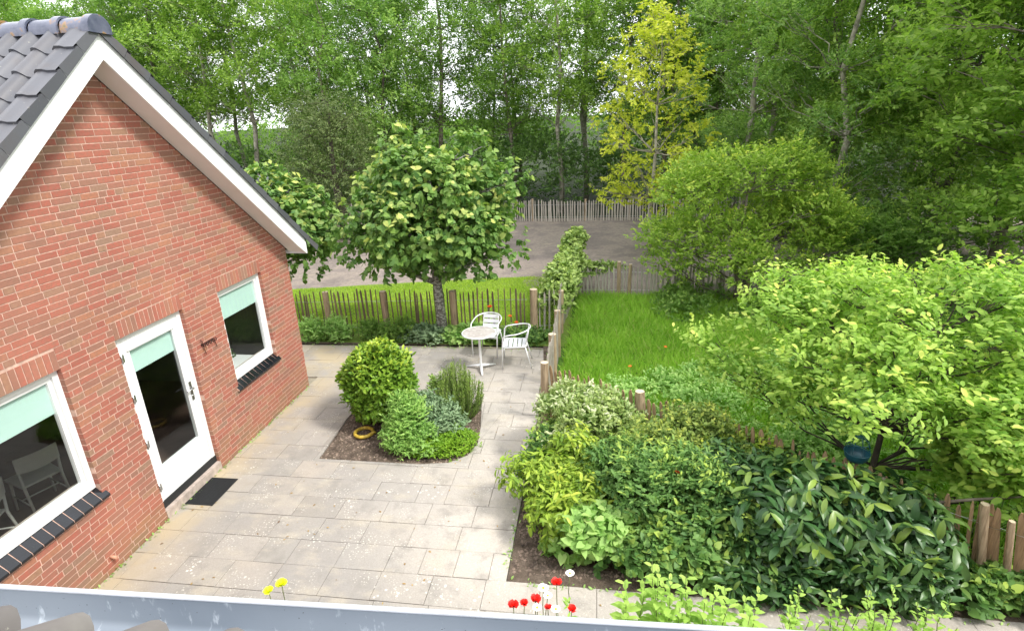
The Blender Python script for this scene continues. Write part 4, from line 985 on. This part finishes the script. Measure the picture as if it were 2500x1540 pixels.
b = MB(); b.tube([(8.05, 5.15, .3), (8.3, 5.12, .72), (8.75, 5.0, .9), (9.1, 5., .95)], [.022, .018, .014, .01], 7); b.tube([(8.05, 5.15, .0), (8.05, 5.15, .35), (8.0, 5.2, .95)], [.03, .024, .016], 7)
simple('bare_branch', b, M['bark'], 'bare forked branch sticking out above the right end of the laurel', 'branch')
plant('thin_bamboo', (9.0, 5.35, Z0), 'loose leafy shrub overhanging the orange fence at the right edge', 'shrub', blob(10, .2, .2, .5, .4, .6, 1.5, 10, .3), 420, 7, .18, .10, 'oval', 'lf_magnolia', 70, stems=12, shell=.5, up=.9)

# fallen yellow leaf and red rose in the shrubs
def bloom(b, c, r, n, rnd, tilt=.4):
    for i in range(n):
        a = 6.283*i/n+rnd.uniform(-.2, .2); d = Vector((math.cos(a), math.sin(a), tilt)); s = Vector((-math.sin(a), math.cos(a), 0))
        tl = tilt*rnd.uniform(.5, 1.5); d.z = tl; d.normalize(); c0 = Vector(c); w = r*.5*rnd.uniform(.8, 1.15)
        vs = [c0, c0+d*r*.55+s*w, c0+d*r*1.0+s*w*.55+Vector((0, 0, .1*r)), c0+d*r*1.0-s*w*.55+Vector((0, 0, .1*r)), c0+d*r*.55-s*w]
        b.add(vs, [(0, 1, 2), (0, 2, 3), (0, 3, 4)])
def flower(name, x, y, z, label, cat, mat, r, n, seed, centre='yflower', group=None, x0=None, y0=None, tilt=.4, leafy=True):
    rnd = random.Random(seed); x0 = x+rnd.uniform(-.05, .05) if x0 is None else x0; y0 = y+rnd.uniform(-.1, .0) if y0 is None else y0
    t = empty(name, (x0, y0, 0), label=label, cat=cat, group=group)
    b = MB(); b.tube(wobble((0, 0, 0), (x-x0, y-y0, z), 6, .02, rnd), .0035, 5); b.build('stem', M['twig'], t)
    b = MB(); bloom(b, (x-x0, y-y0, z), r, n, rnd, tilt); (bloom(b, (x-x0+.004, y-y0, z+.006), r*.75, n, rnd, tilt*2.2) if n < 8 or n > 11 else None); b.build('petals', M[mat], t)
    b = MB(); b.ellip((x-x0, y-y0, z+.008), (r*.27, r*.27, r*.2), 8, 5); b.build('flower_centre', M[centre], t)
    if leafy:
        g = np.random.default_rng(seed); nn = 14; P = np.zeros((nn, 3)); P[:, 2] = g.random(nn)*z*.8; P[:, 0] = (x-x0)*P[:, 2]/z; P[:, 1] = (y-y0)*P[:, 2]/z
        A = rdir(g, nn)*[1, 1, .3]+[0, 0, .3]; leaf_mesh('leaf', P, A, rdir(g, nn)*.4+[0, 0, 1], .06+.05*g.random(nn), 'oval', M['lf_herb'], np.zeros(nn), t, .7)
    return t
pop = [(4.85, 3.47, 'red poppy, topmost of the cluster above the gutter', .052), (4.54, 3.22, 'dark red poppy, leftmost of the cluster above the gutter', .05), (4.62, 3.25, 'small red poppy just right of the leftmost one', .04), (4.70, 3.29, 'large red poppy in the centre of the cluster above the gutter', .052), (4.80, 3.23, 'half-open red poppy low between two white daisies', .036), (4.98, 3.23, 'red poppy, rightmost of the cluster above the gutter', .045)]
for i, (x, y, lb, r) in enumerate(pop): flower('poppy', x, y, 1., lb, 'poppy', 'red', r, 6, 80+i, 'black', 'red poppies above the gutter', tilt=.9)
dai = [(4.75, 3.42, 'white daisy just left of the topmost poppy', .042), (4.79, 3.35, 'white daisy below the topmost poppy', .034), (4.72, 3.23, 'white daisy under the central poppy', .036), (4.86, 3.23, 'white daisy right of the half-open poppy', .036), (4.95, 3.59, 'white daisy on the tallest curved stem', .036)]
for i, (x, y, lb, r) in enumerate(dai): flower('daisy', x, y, 1., lb, 'daisy', 'petal', r, 11, 90+i, 'yflower', 'white daisies above the gutter', tilt=.15)
for i, (x, y, lb) in enumerate([(3.04, 9.87, 'orange poppy above the left arm of the chair behind the table'), (3.51, 9.92, 'orange poppy between the two bistro chairs'), (3.66, 9.95, 'orange poppy behind the arm of the right bistro chair')]):
    pass
for i, (px, py, zz, lb) in enumerate([(3.0, 10.75, .80, 'orange poppy above the left arm of the chair behind the table'), (3.42, 10.7, .62, 'orange poppy between the two bistro chairs'), (3.56, 10.6, .52, 'orange poppy behind the arm of the right bistro chair')]):
    flower('poppy', px, py, zz, lb, 'poppy', 'orange', .062 if i == 0 else .048, 6, 100+i, 'black', 'orange poppies by the back fence', tilt=.5)
flower('yellow_flower', 2.58, 3.16, 1., 'lower yellow flower head showing just over the gutter lip', 'flower', 'yflower', .045, 12, 110, group='yellow flowers over the gutter', tilt=.7)
flower('yellow_flower', 2.66, 3.22, 1.02, 'upper yellow flower head showing just over the gutter lip', 'flower', 'yflower', .05, 14, 111, group='yellow flowers over the gutter', tilt=.7)
flower('red_rose', 6.0, 5.15, .92, 'single red flower among the leaves of the middle shrubs', 'flower', 'red', .035, 8, 112, tilt=.9, leafy=False)

# tall leafy perennials rising in front (light green)
def stem_plant(x, y, h, n, seed, label, ls=.085, spread=.16, group='tall light green perennials along the near wall', mat='lf_herb', kind='oval'):
    t = empty('leafy_perennial', (x, y, 0), label=label, cat='plant', group=group); rnd = random.Random(seed); g = np.random.default_rng(seed)
    b = MB(); P = []; A = []; N = []; S = []; Fr = []
    for i in range(n):
        a = rnd.uniform(0, 6.28); q = spread*rnd.random(); hh = h*rnd.uniform(.7, 1.03); s0 = Vector((q*.4*math.cos(a), q*.4*math.sin(a), 0)); e = Vector((q*math.cos(a)*1.2, q*math.sin(a)*1.2, hh))
        pts = wobble(s0, e, 6, .015, rnd); b.tube(pts, taper(.005, .002, 6), 5)
        k = int(hh/.075)
        for j in range(k):
            f = .15+.87*j/k; p = s0.lerp(e, min(f, 1)); aa = j*1.57+rnd.uniform(-.3, .3)
            for s in (0, math.pi):
                d = Vector((math.cos(aa+s), math.sin(aa+s), .45)); P.append(p); A.append(d); N.append((rnd.uniform(-.3, .3), rnd.uniform(-.3, .3), 1)); S.append(ls*(1.15-.65*f**3)*rnd.uniform(.7, 1.15)); Fr.append(max(0, (f-.7)*2)*rnd.random())
    leaf_mesh('foliage', np.array(P, float), np.array([tuple(v) for v in A]), np.array(N, float), np.array(S), kind, M[mat], np.array(Fr), t)
    b.build('stems', M['twig'], t)
sp_ = [(5.42, 3.44, 1.12, 4, 'leftmost leafy perennial, with thin dark stems, right of the poppies'), (5.70, 3.44, 1.22, 7, 'second leafy perennial from the left, with the broadest pale leaves'), (5.98, 3.46, 1.15, 5, 'third leafy perennial from the left, above the end of the gutter'), (6.28, 3.54, 1.12, 4, 'fourth leafy perennial from the left, with a yellowish tip'),
       (6.72, 3.75, .85, 9, 'bushy fine-leaved perennial in front of the dark laurel'), (7.15, 3.85, .68, 5, 'short perennial right of the bushy fine-leaved one'), (7.55, 3.95, .70, 7, 'perennial at the right end of the near row, below the laurel'), (7.95, 4.05, .62, 5, 'last small perennial of the near row, against the dark path')]
for i, (x, y, h, n, lb) in enumerate(sp_): stem_plant(x, y, h, n, 120+i, lb, ls=.135 if i < 4 else .085, spread=.2 if i < 4 else .22)

# ------------------------------------------------------------------ ivy over the fence
cl = []
rnd = random.Random(18)
for i in range(46):
    f = i/45; x = 4.25+.32*f+rnd.uniform(-.12, .12); y = 11.5+4.2*f; z = .40+.5*rnd.random()-.02*f
    cl.append(((x-4.4, y-13, z), (.24, .32, .26)))
for i in range(10): cl.append(((.25+.1*i*1.15, 1.05+.02*i, .68+rnd.uniform(-.08, .05)), (.18, .12, .15-.008*i)))
for i in range(8): cl.append(((.15+rnd.uniform(-.12, .12), 2.6+rnd.uniform(-.3, .3), 1.0+.03*i), (.2, .25, .18)))
t = empty('ivy', (4.4, 13, .02), label='mass of pale green ivy swallowing the fence between patio garden and long grass', cat='ivy')
g = np.random.default_rng(71); foliage('foliage', g, cl, 3000, 6, .12, .075, 'heart', M['lf_ivy'], t, shell=.75, fresh_h=(.8, 1.6), up=.5)

# ------------------------------------------------------------------ grass, weeds
def blades(name, poly, n, h, seed, mat, z=.012, lean=.45, w=1.):
    g = np.random.default_rng(seed); xs = np.array(poly); P = []
    lo, hi = xs.min(0), xs.max(0); pts = g.random((n*3, 2))*(hi-lo)+lo
    inside = np.zeros(len(pts), bool); k = len(poly)
    for i in range(k):
        x1, y1 = poly[i]; x2, y2 = poly[(i+1) % k]
        cnd = ((y1 > pts[:, 1]) != (y2 > pts[:, 1])); xi = (x2-x1)*(pts[:, 1]-y1)/((y2-y1) or 1e-9)+x1
        inside ^= cnd & (pts[:, 0] < xi)
    pts = pts[inside][:n]; m_ = len(pts)
    tuft = .6+.5*np.sin(pts[:, 0]*3.1+np.sin(pts[:, 1]*2.3)*2)*np.sin(pts[:, 1]*2.7+pts[:, 0])
    P = np.column_stack([pts, np.full(m_, z)]); A = np.column_stack([g.normal(size=(m_, 2))*lean, np.ones(m_)])
    fl = g.random(m_); N = rdir(g, m_)*[1, 1, .2]
    S = h*(.5+.7*g.random(m_))*(.75+.35*tuft)
    o = leaf_mesh(name, P, A, N, S, 'blade', M[mat], (fl > .93)*1., None, w); o['kind'] = 'stuff'; return o
blades('long_grass', [(4.48, 7.8), (5.9, 7.0), (9.5, 4.9), (11.5, 5.2), (11.5, 13.95), (4.75, 13.95)], 90000, .23, 1, 'grass', w=1.0, lean=.55)
blades('mown_grass', [(-6, 11.0), (4.3, 11.35), (4.5, 15.7), (3.4, 15.7), (1.4, 15.4), (-1, 14.85), (-3.2, 14.4), (-6, 14.1)], 60000, .085, 2, 'grass2', z=.026, w=2.0, lean=.9)
def groundcover(name, areas, n, per, ls, mat, seed, kind='oval', tl=.08, **k):
    g = np.random.default_rng(seed); o = foliage(name, g, areas, n, per, tl, ls, kind, M[mat], None, **k); o['kind'] = 'stuff'; return o
ar = []
rnd = random.Random(20)
for i in range(260):
    x = rnd.uniform(5.0, 12.); y = rnd.uniform(5.4, 11.)
    if y < 8.1-(x-4.4)*.68+.35: continue
    dens = 1 if (y < 8.9+.55*(x-6)) else 0
    if not dens: continue
    ar.append(((x, y, .10), (.35, .35, .16)))
groundcover('weed_carpet', ar, 9500, 7, .062, 'lf_weed', 22, up=1., shell=.5)
ar = [((rnd.uniform(6.5, 12), rnd.uniform(12.2, 14), .15), (.4, .35, rnd.uniform(.15, .35))) for _ in range(26)]
groundcover('tall_weeds', ar, 1500, 7, .08, 'lf_wood_d', 23, up=.8)
for i, (x0, x1, h, mt, lb, ls, kd) in enumerate([(-1.1, .2, .42, 'lf_weed', 'wispy green border plants against the back fence beside the house corner', .055, 'diamond'), (.2, 1.2, .36, 'lf_wood_d', 'dense dark-green border plants against the back fence, middle part', .055, 'diamond'), (1.1, 1.75, .22, 'lf_sage', 'blue-grey low border plant left of the lime trunk', .08, 'oval'), (2.0, 2.8, .22, 'lf_weed', 'low leafy border plants right of the lime trunk', .075, 'heart'), (3.2, 4.1, .18, 'lf_mixed', 'small dark plants at the foot of the gate post', .05, 'oval')]):
    xc = (x0+x1)/2; w = (x1-x0)/2
    cl = [((rnd.uniform(-w, w), rnd.uniform(-.12, .12), rnd.uniform(.05, h*.7)), (.22, .16, h*.45)) for _ in range(12)]
    plant('border_plants', (xc, 10.78+.03*i, Z0), lb, 'plants', cl, int(620*w*2), 7, .12, ls, kd, mt, 200+i, group='plants along the back fence', stems=14, stemr=.003, up=.9)

# small flowers in the long grass
for i, (x, y, mt, nm, lb) in enumerate([(7.35, 9.35, 'petal', 'white_flower', 'upper white flower head at the edge of the long grass'), (7.45, 9.05, 'petal', 'white_flower', 'lower white flower head at the edge of the long grass'), (5.75, 9.1, 'orange', 'orange_flower', 'small orange flower in the middle of the long grass'), (6.45, 10.0, 'orange', 'orange_flower', 'small orange flower farther back in the long grass')]):
    flower(nm, x, y, .3, lb, 'flower', mt, .035, 9, 300+i, leafy=False)

# ------------------------------------------------------------------ the wood
def wood_proto(seed, H, cz, spread, n, ntw, ls, mat, bark, kind='diamond', tl=.45):
    rnd = random.Random(seed); cl = []
    bend = [(rnd.uniform(-.25, .25)*i, rnd.uniform(-.2, .2)*i) for i in range(7)]
    tp = [(bend[i][0]*.5, bend[i][1]*.5, H*i/6.5) for i in range(7)]
    def ax(z):
        f = min(z/H*6.5, 5.99); i = int(f); return tuple(tp[i][k]+(tp[i+1][k]-tp[i][k])*(f-i) for k in (0, 1))
    for i in range(n):
        z = cz+(H-cz)*(i+.5)/n; w = spread*(.45+.75*math.sin(math.pi*min(1, (z-cz)/(H-cz)*.85+.12))); a = i*2.4+rnd.uniform(-.5, .5); q = rnd.uniform(.35, 1.)
        x, y = ax(z); cl.append(((x+w*q*math.cos(a), y+w*q*math.sin(a), z+rnd.uniform(-.3, .3)), (rnd.uniform(.55, 1.0), rnd.uniform(.55, 1.0), rnd.uniform(.35, .65))))
    r0 = .045+.006*H
    return dict(trunk_pts=tp, trunk_r=[r0, r0*.9, r0*.8, r0*.65, r0*.5, r0*.3, .02], clumps=cl, ntw=ntw, per=9, tl=tl, ls=ls, kind=kind, mat=mat, bark=bark, seed=seed, shell=.5, up=.75, limb_r=.024)
protos = [wood_proto(301, 12.5, 3.6, 2.0, 38, 2700, .125, 'lf_wood_a', 'bark'),
          wood_proto(302, 13.0, 4.4, 2.3, 38, 2700, .125, 'lf_wood_b', 'palebark'),
          wood_proto(303, 12.0, 2.8, 1.9, 38, 2900, .12, 'lf_wood_c', 'darkbark'),
          wood_proto(304, 11.0, 2.2, 2.0, 36, 2900, .12, 'lf_wood_d', 'bark'),
          wood_proto(305, 12.5, 2.0, 2.1, 44, 4600, .10, 'lf_wood_c', 'palebark', 'diamond', .3),
          wood_proto(306, 10.5, 1.8, 2.0, 42, 4200, .115, 'lf_wood_b', 'bark', 'oval', .3)]
KIND = ['grey-barked leafy tree', 'pale-barked broad tree', 'dark-trunked bluish tree', 'low-branched bright green tree', 'slender pale-stemmed tree', 'large-leaved leafy tree']
spots = []
rnd = random.Random(77)
x = -27.
while x < 13.5:                                   # front row of the wood
    spots.append((x+rnd.uniform(-.5, .5), 27.2+rnd.uniform(-.7, 1.2)+max(0, -x-8)*.1, 'front row')); x += rnd.uniform(2.1, 3.1)
x = -30.
while x < 22:
    spots.append((x+rnd.uniform(-.6, .6), 31.5+rnd.uniform(-1, 1.5), 'second row')); x += rnd.uniform(3.2, 4.6)
x = -34
while x < 26:
    spots.append((x+rnd.uniform(-.8, .8), 37+rnd.uniform(-1.5, 2), 'back row')); x += rnd.uniform(5.5, 8)
right = [(10.6, 22.4, 4), (12.6, 20.0, 5), (11.9, 17.6, 4), (14.6, 17.3, 5), (16.5, 21.3, 4), (16.9, 18.0, 4), (14.1, 14.0, 5), (16.2, 13.6, 4), (13.6, 11.3, 5), (18.6, 16.2, 5), (19.5, 20, 4), (15.8, 10.2, 5), (14.0, 24.5, 3), (18.2, 24.5, 2), (12.0, 25.2, 1), (17.9, 12.0, 4), (13.9, 8.7, 5)]
right.sort(key=lambda q: (q[0]-5.1)/q[1])
for (a, b_, k) in right: spots.append((a, b_, k))
made = {}
ordn = lambda n: {1: 'first', 2: 'second', 3: 'third'}.get(n, '%dth' % n)
cnt = {}
for i, (x, y, rowk) in enumerate(spots):
    if isinstance(rowk, int): k = rowk; row = 'right side of the wood'
    else: k = rnd.choice([0, 1, 2, 3, 0, 1]); row = rowk
    cnt[row] = cnt.get(row, 0)+1
    if row == 'right side of the wood': lb = '%s right of the golden tree, %s from the left' % (KIND[k], ordn(cnt[row]))
    else: lb = '%s in the %s of the wood, %s from the left' % (KIND[k], row, ordn(cnt[row]))
    s = rnd.uniform(.9, 1.12); rz = rnd.uniform(0, 6.28)
    if k not in made:
        t = make_tree('woodland_tree', (0, 0, 0), lb, 'tree', group='trees of the wood', **protos[k]); made[k] = t
        tr = t
    else:
        src = made[k]; tr = src.copy(); C.objects.link(tr); tr['label'] = lb
        for ch in src.children:
            c2 = ch.copy(); C.objects.link(c2); c2.parent = tr
    tr.location = (x, y, -.02); tr.rotation_euler = (0, 0, rz); tr.scale = (s, s, s)
# undergrowth along the wood's edge and beneath the trees
rnd = random.Random(78); ar = []
for i in range(170):
    x = rnd.uniform(-28, 16); ar.append(((x, 26.4+rnd.uniform(0, 5.), rnd.uniform(.3, 3.0)), (1.2, .9, .6)))
for i in range(40):
    x = rnd.uniform(11, 22); y = rnd.uniform(13, 24)
    if x < 11+.5*abs(y-18)*.3: continue
    ar.append(((x, y, rnd.uniform(.2, 1.1)), (1.0, .9, .6)))
groundcover('undergrowth', ar, 10500, 9, .14, 'lf_under', 79, kind='diamond', tl=.4, up=.5, shell=.4)
ar = [((rnd.uniform(-60, 60), 44+rnd.uniform(-2, 3), rnd.uniform(.4, 3.9)), (2.6, 1.5, rnd.uniform(.5, 1.6))) for _ in range(240)]
groundcover('far_hedge', ar, 10500, 9, .26, 'lf_wood_a', 80, kind='diamond', tl=.8, up=.5, shell=.5)
# shed roof glimpsed behind the second lime
sh = empty('garden_shed', (-7.6, 18.3, 0), label='dark grey shed roof glimpsed behind the second lime tree', cat='shed')
b = MB(); b.box(-1.6, 1.6, -1.4, 1.4, 0, 2.0); b.build('wall', M['darkbark'], sh)
b = MB(); b.prism([(-1.7, 1.95), (1.7, 1.95), (0, 2.9)], 0, -1.8, 1.8); b.build('roof', M['tile'], sh)
print('objects', len(bpy.data.objects))

# moss, small weeds and litter along the edges of the paving
g = np.random.default_rng(400); P = []
for _ in range(900):
    k = g.random()
    if k < .35: P.append((g.uniform(.01, .06), g.uniform(2.6, 8.6)))
    elif k < .6: P.append((4.24+g.normal()*.03, g.uniform(4.6, 10.3)))
    elif k < .8: P.append((g.uniform(-.5, 4.2), 10.40+g.normal()*.05))
    else: P.append((g.uniform(4.3, 9.), 4.41+g.normal()*.03))
P = np.array(P); n = len(P); P = np.column_stack([P, np.full(n, .024)])
o = leaf_mesh('edge_weeds', P, rdir(g, n)*[1, 1, .3]+[0, 0, .6], rdir(g, n)*.5+[0, 0, 1], .02+.035*g.random(n)**2, 'oval', M['lf_weed'], np.zeros(n)); o['kind'] = 'stuff'
n = 170; P = np.column_stack([g.uniform(.2, 5.5, n), g.uniform(3.2, 10.2, n), np.full(n, .028)])
keep = np.array([not inpoly(x, y, BED) and (x < 4.2 or y < 4.4) for x, y, _ in P]); P = P[keep]; n = len(P)
M['litter'] = leafmat('fallen_leaf', (.10, .06, .03), (.30, .22, .08), None, trans=.05)
o = leaf_mesh('leaf_litter', P, rdir(g, n)*[1, 1, .1], rdir(g, n)*.2+[0, 0, 1], .015+.03*g.random(n), 'oval', M['litter'], np.zeros(n)); o['kind'] = 'stuff'
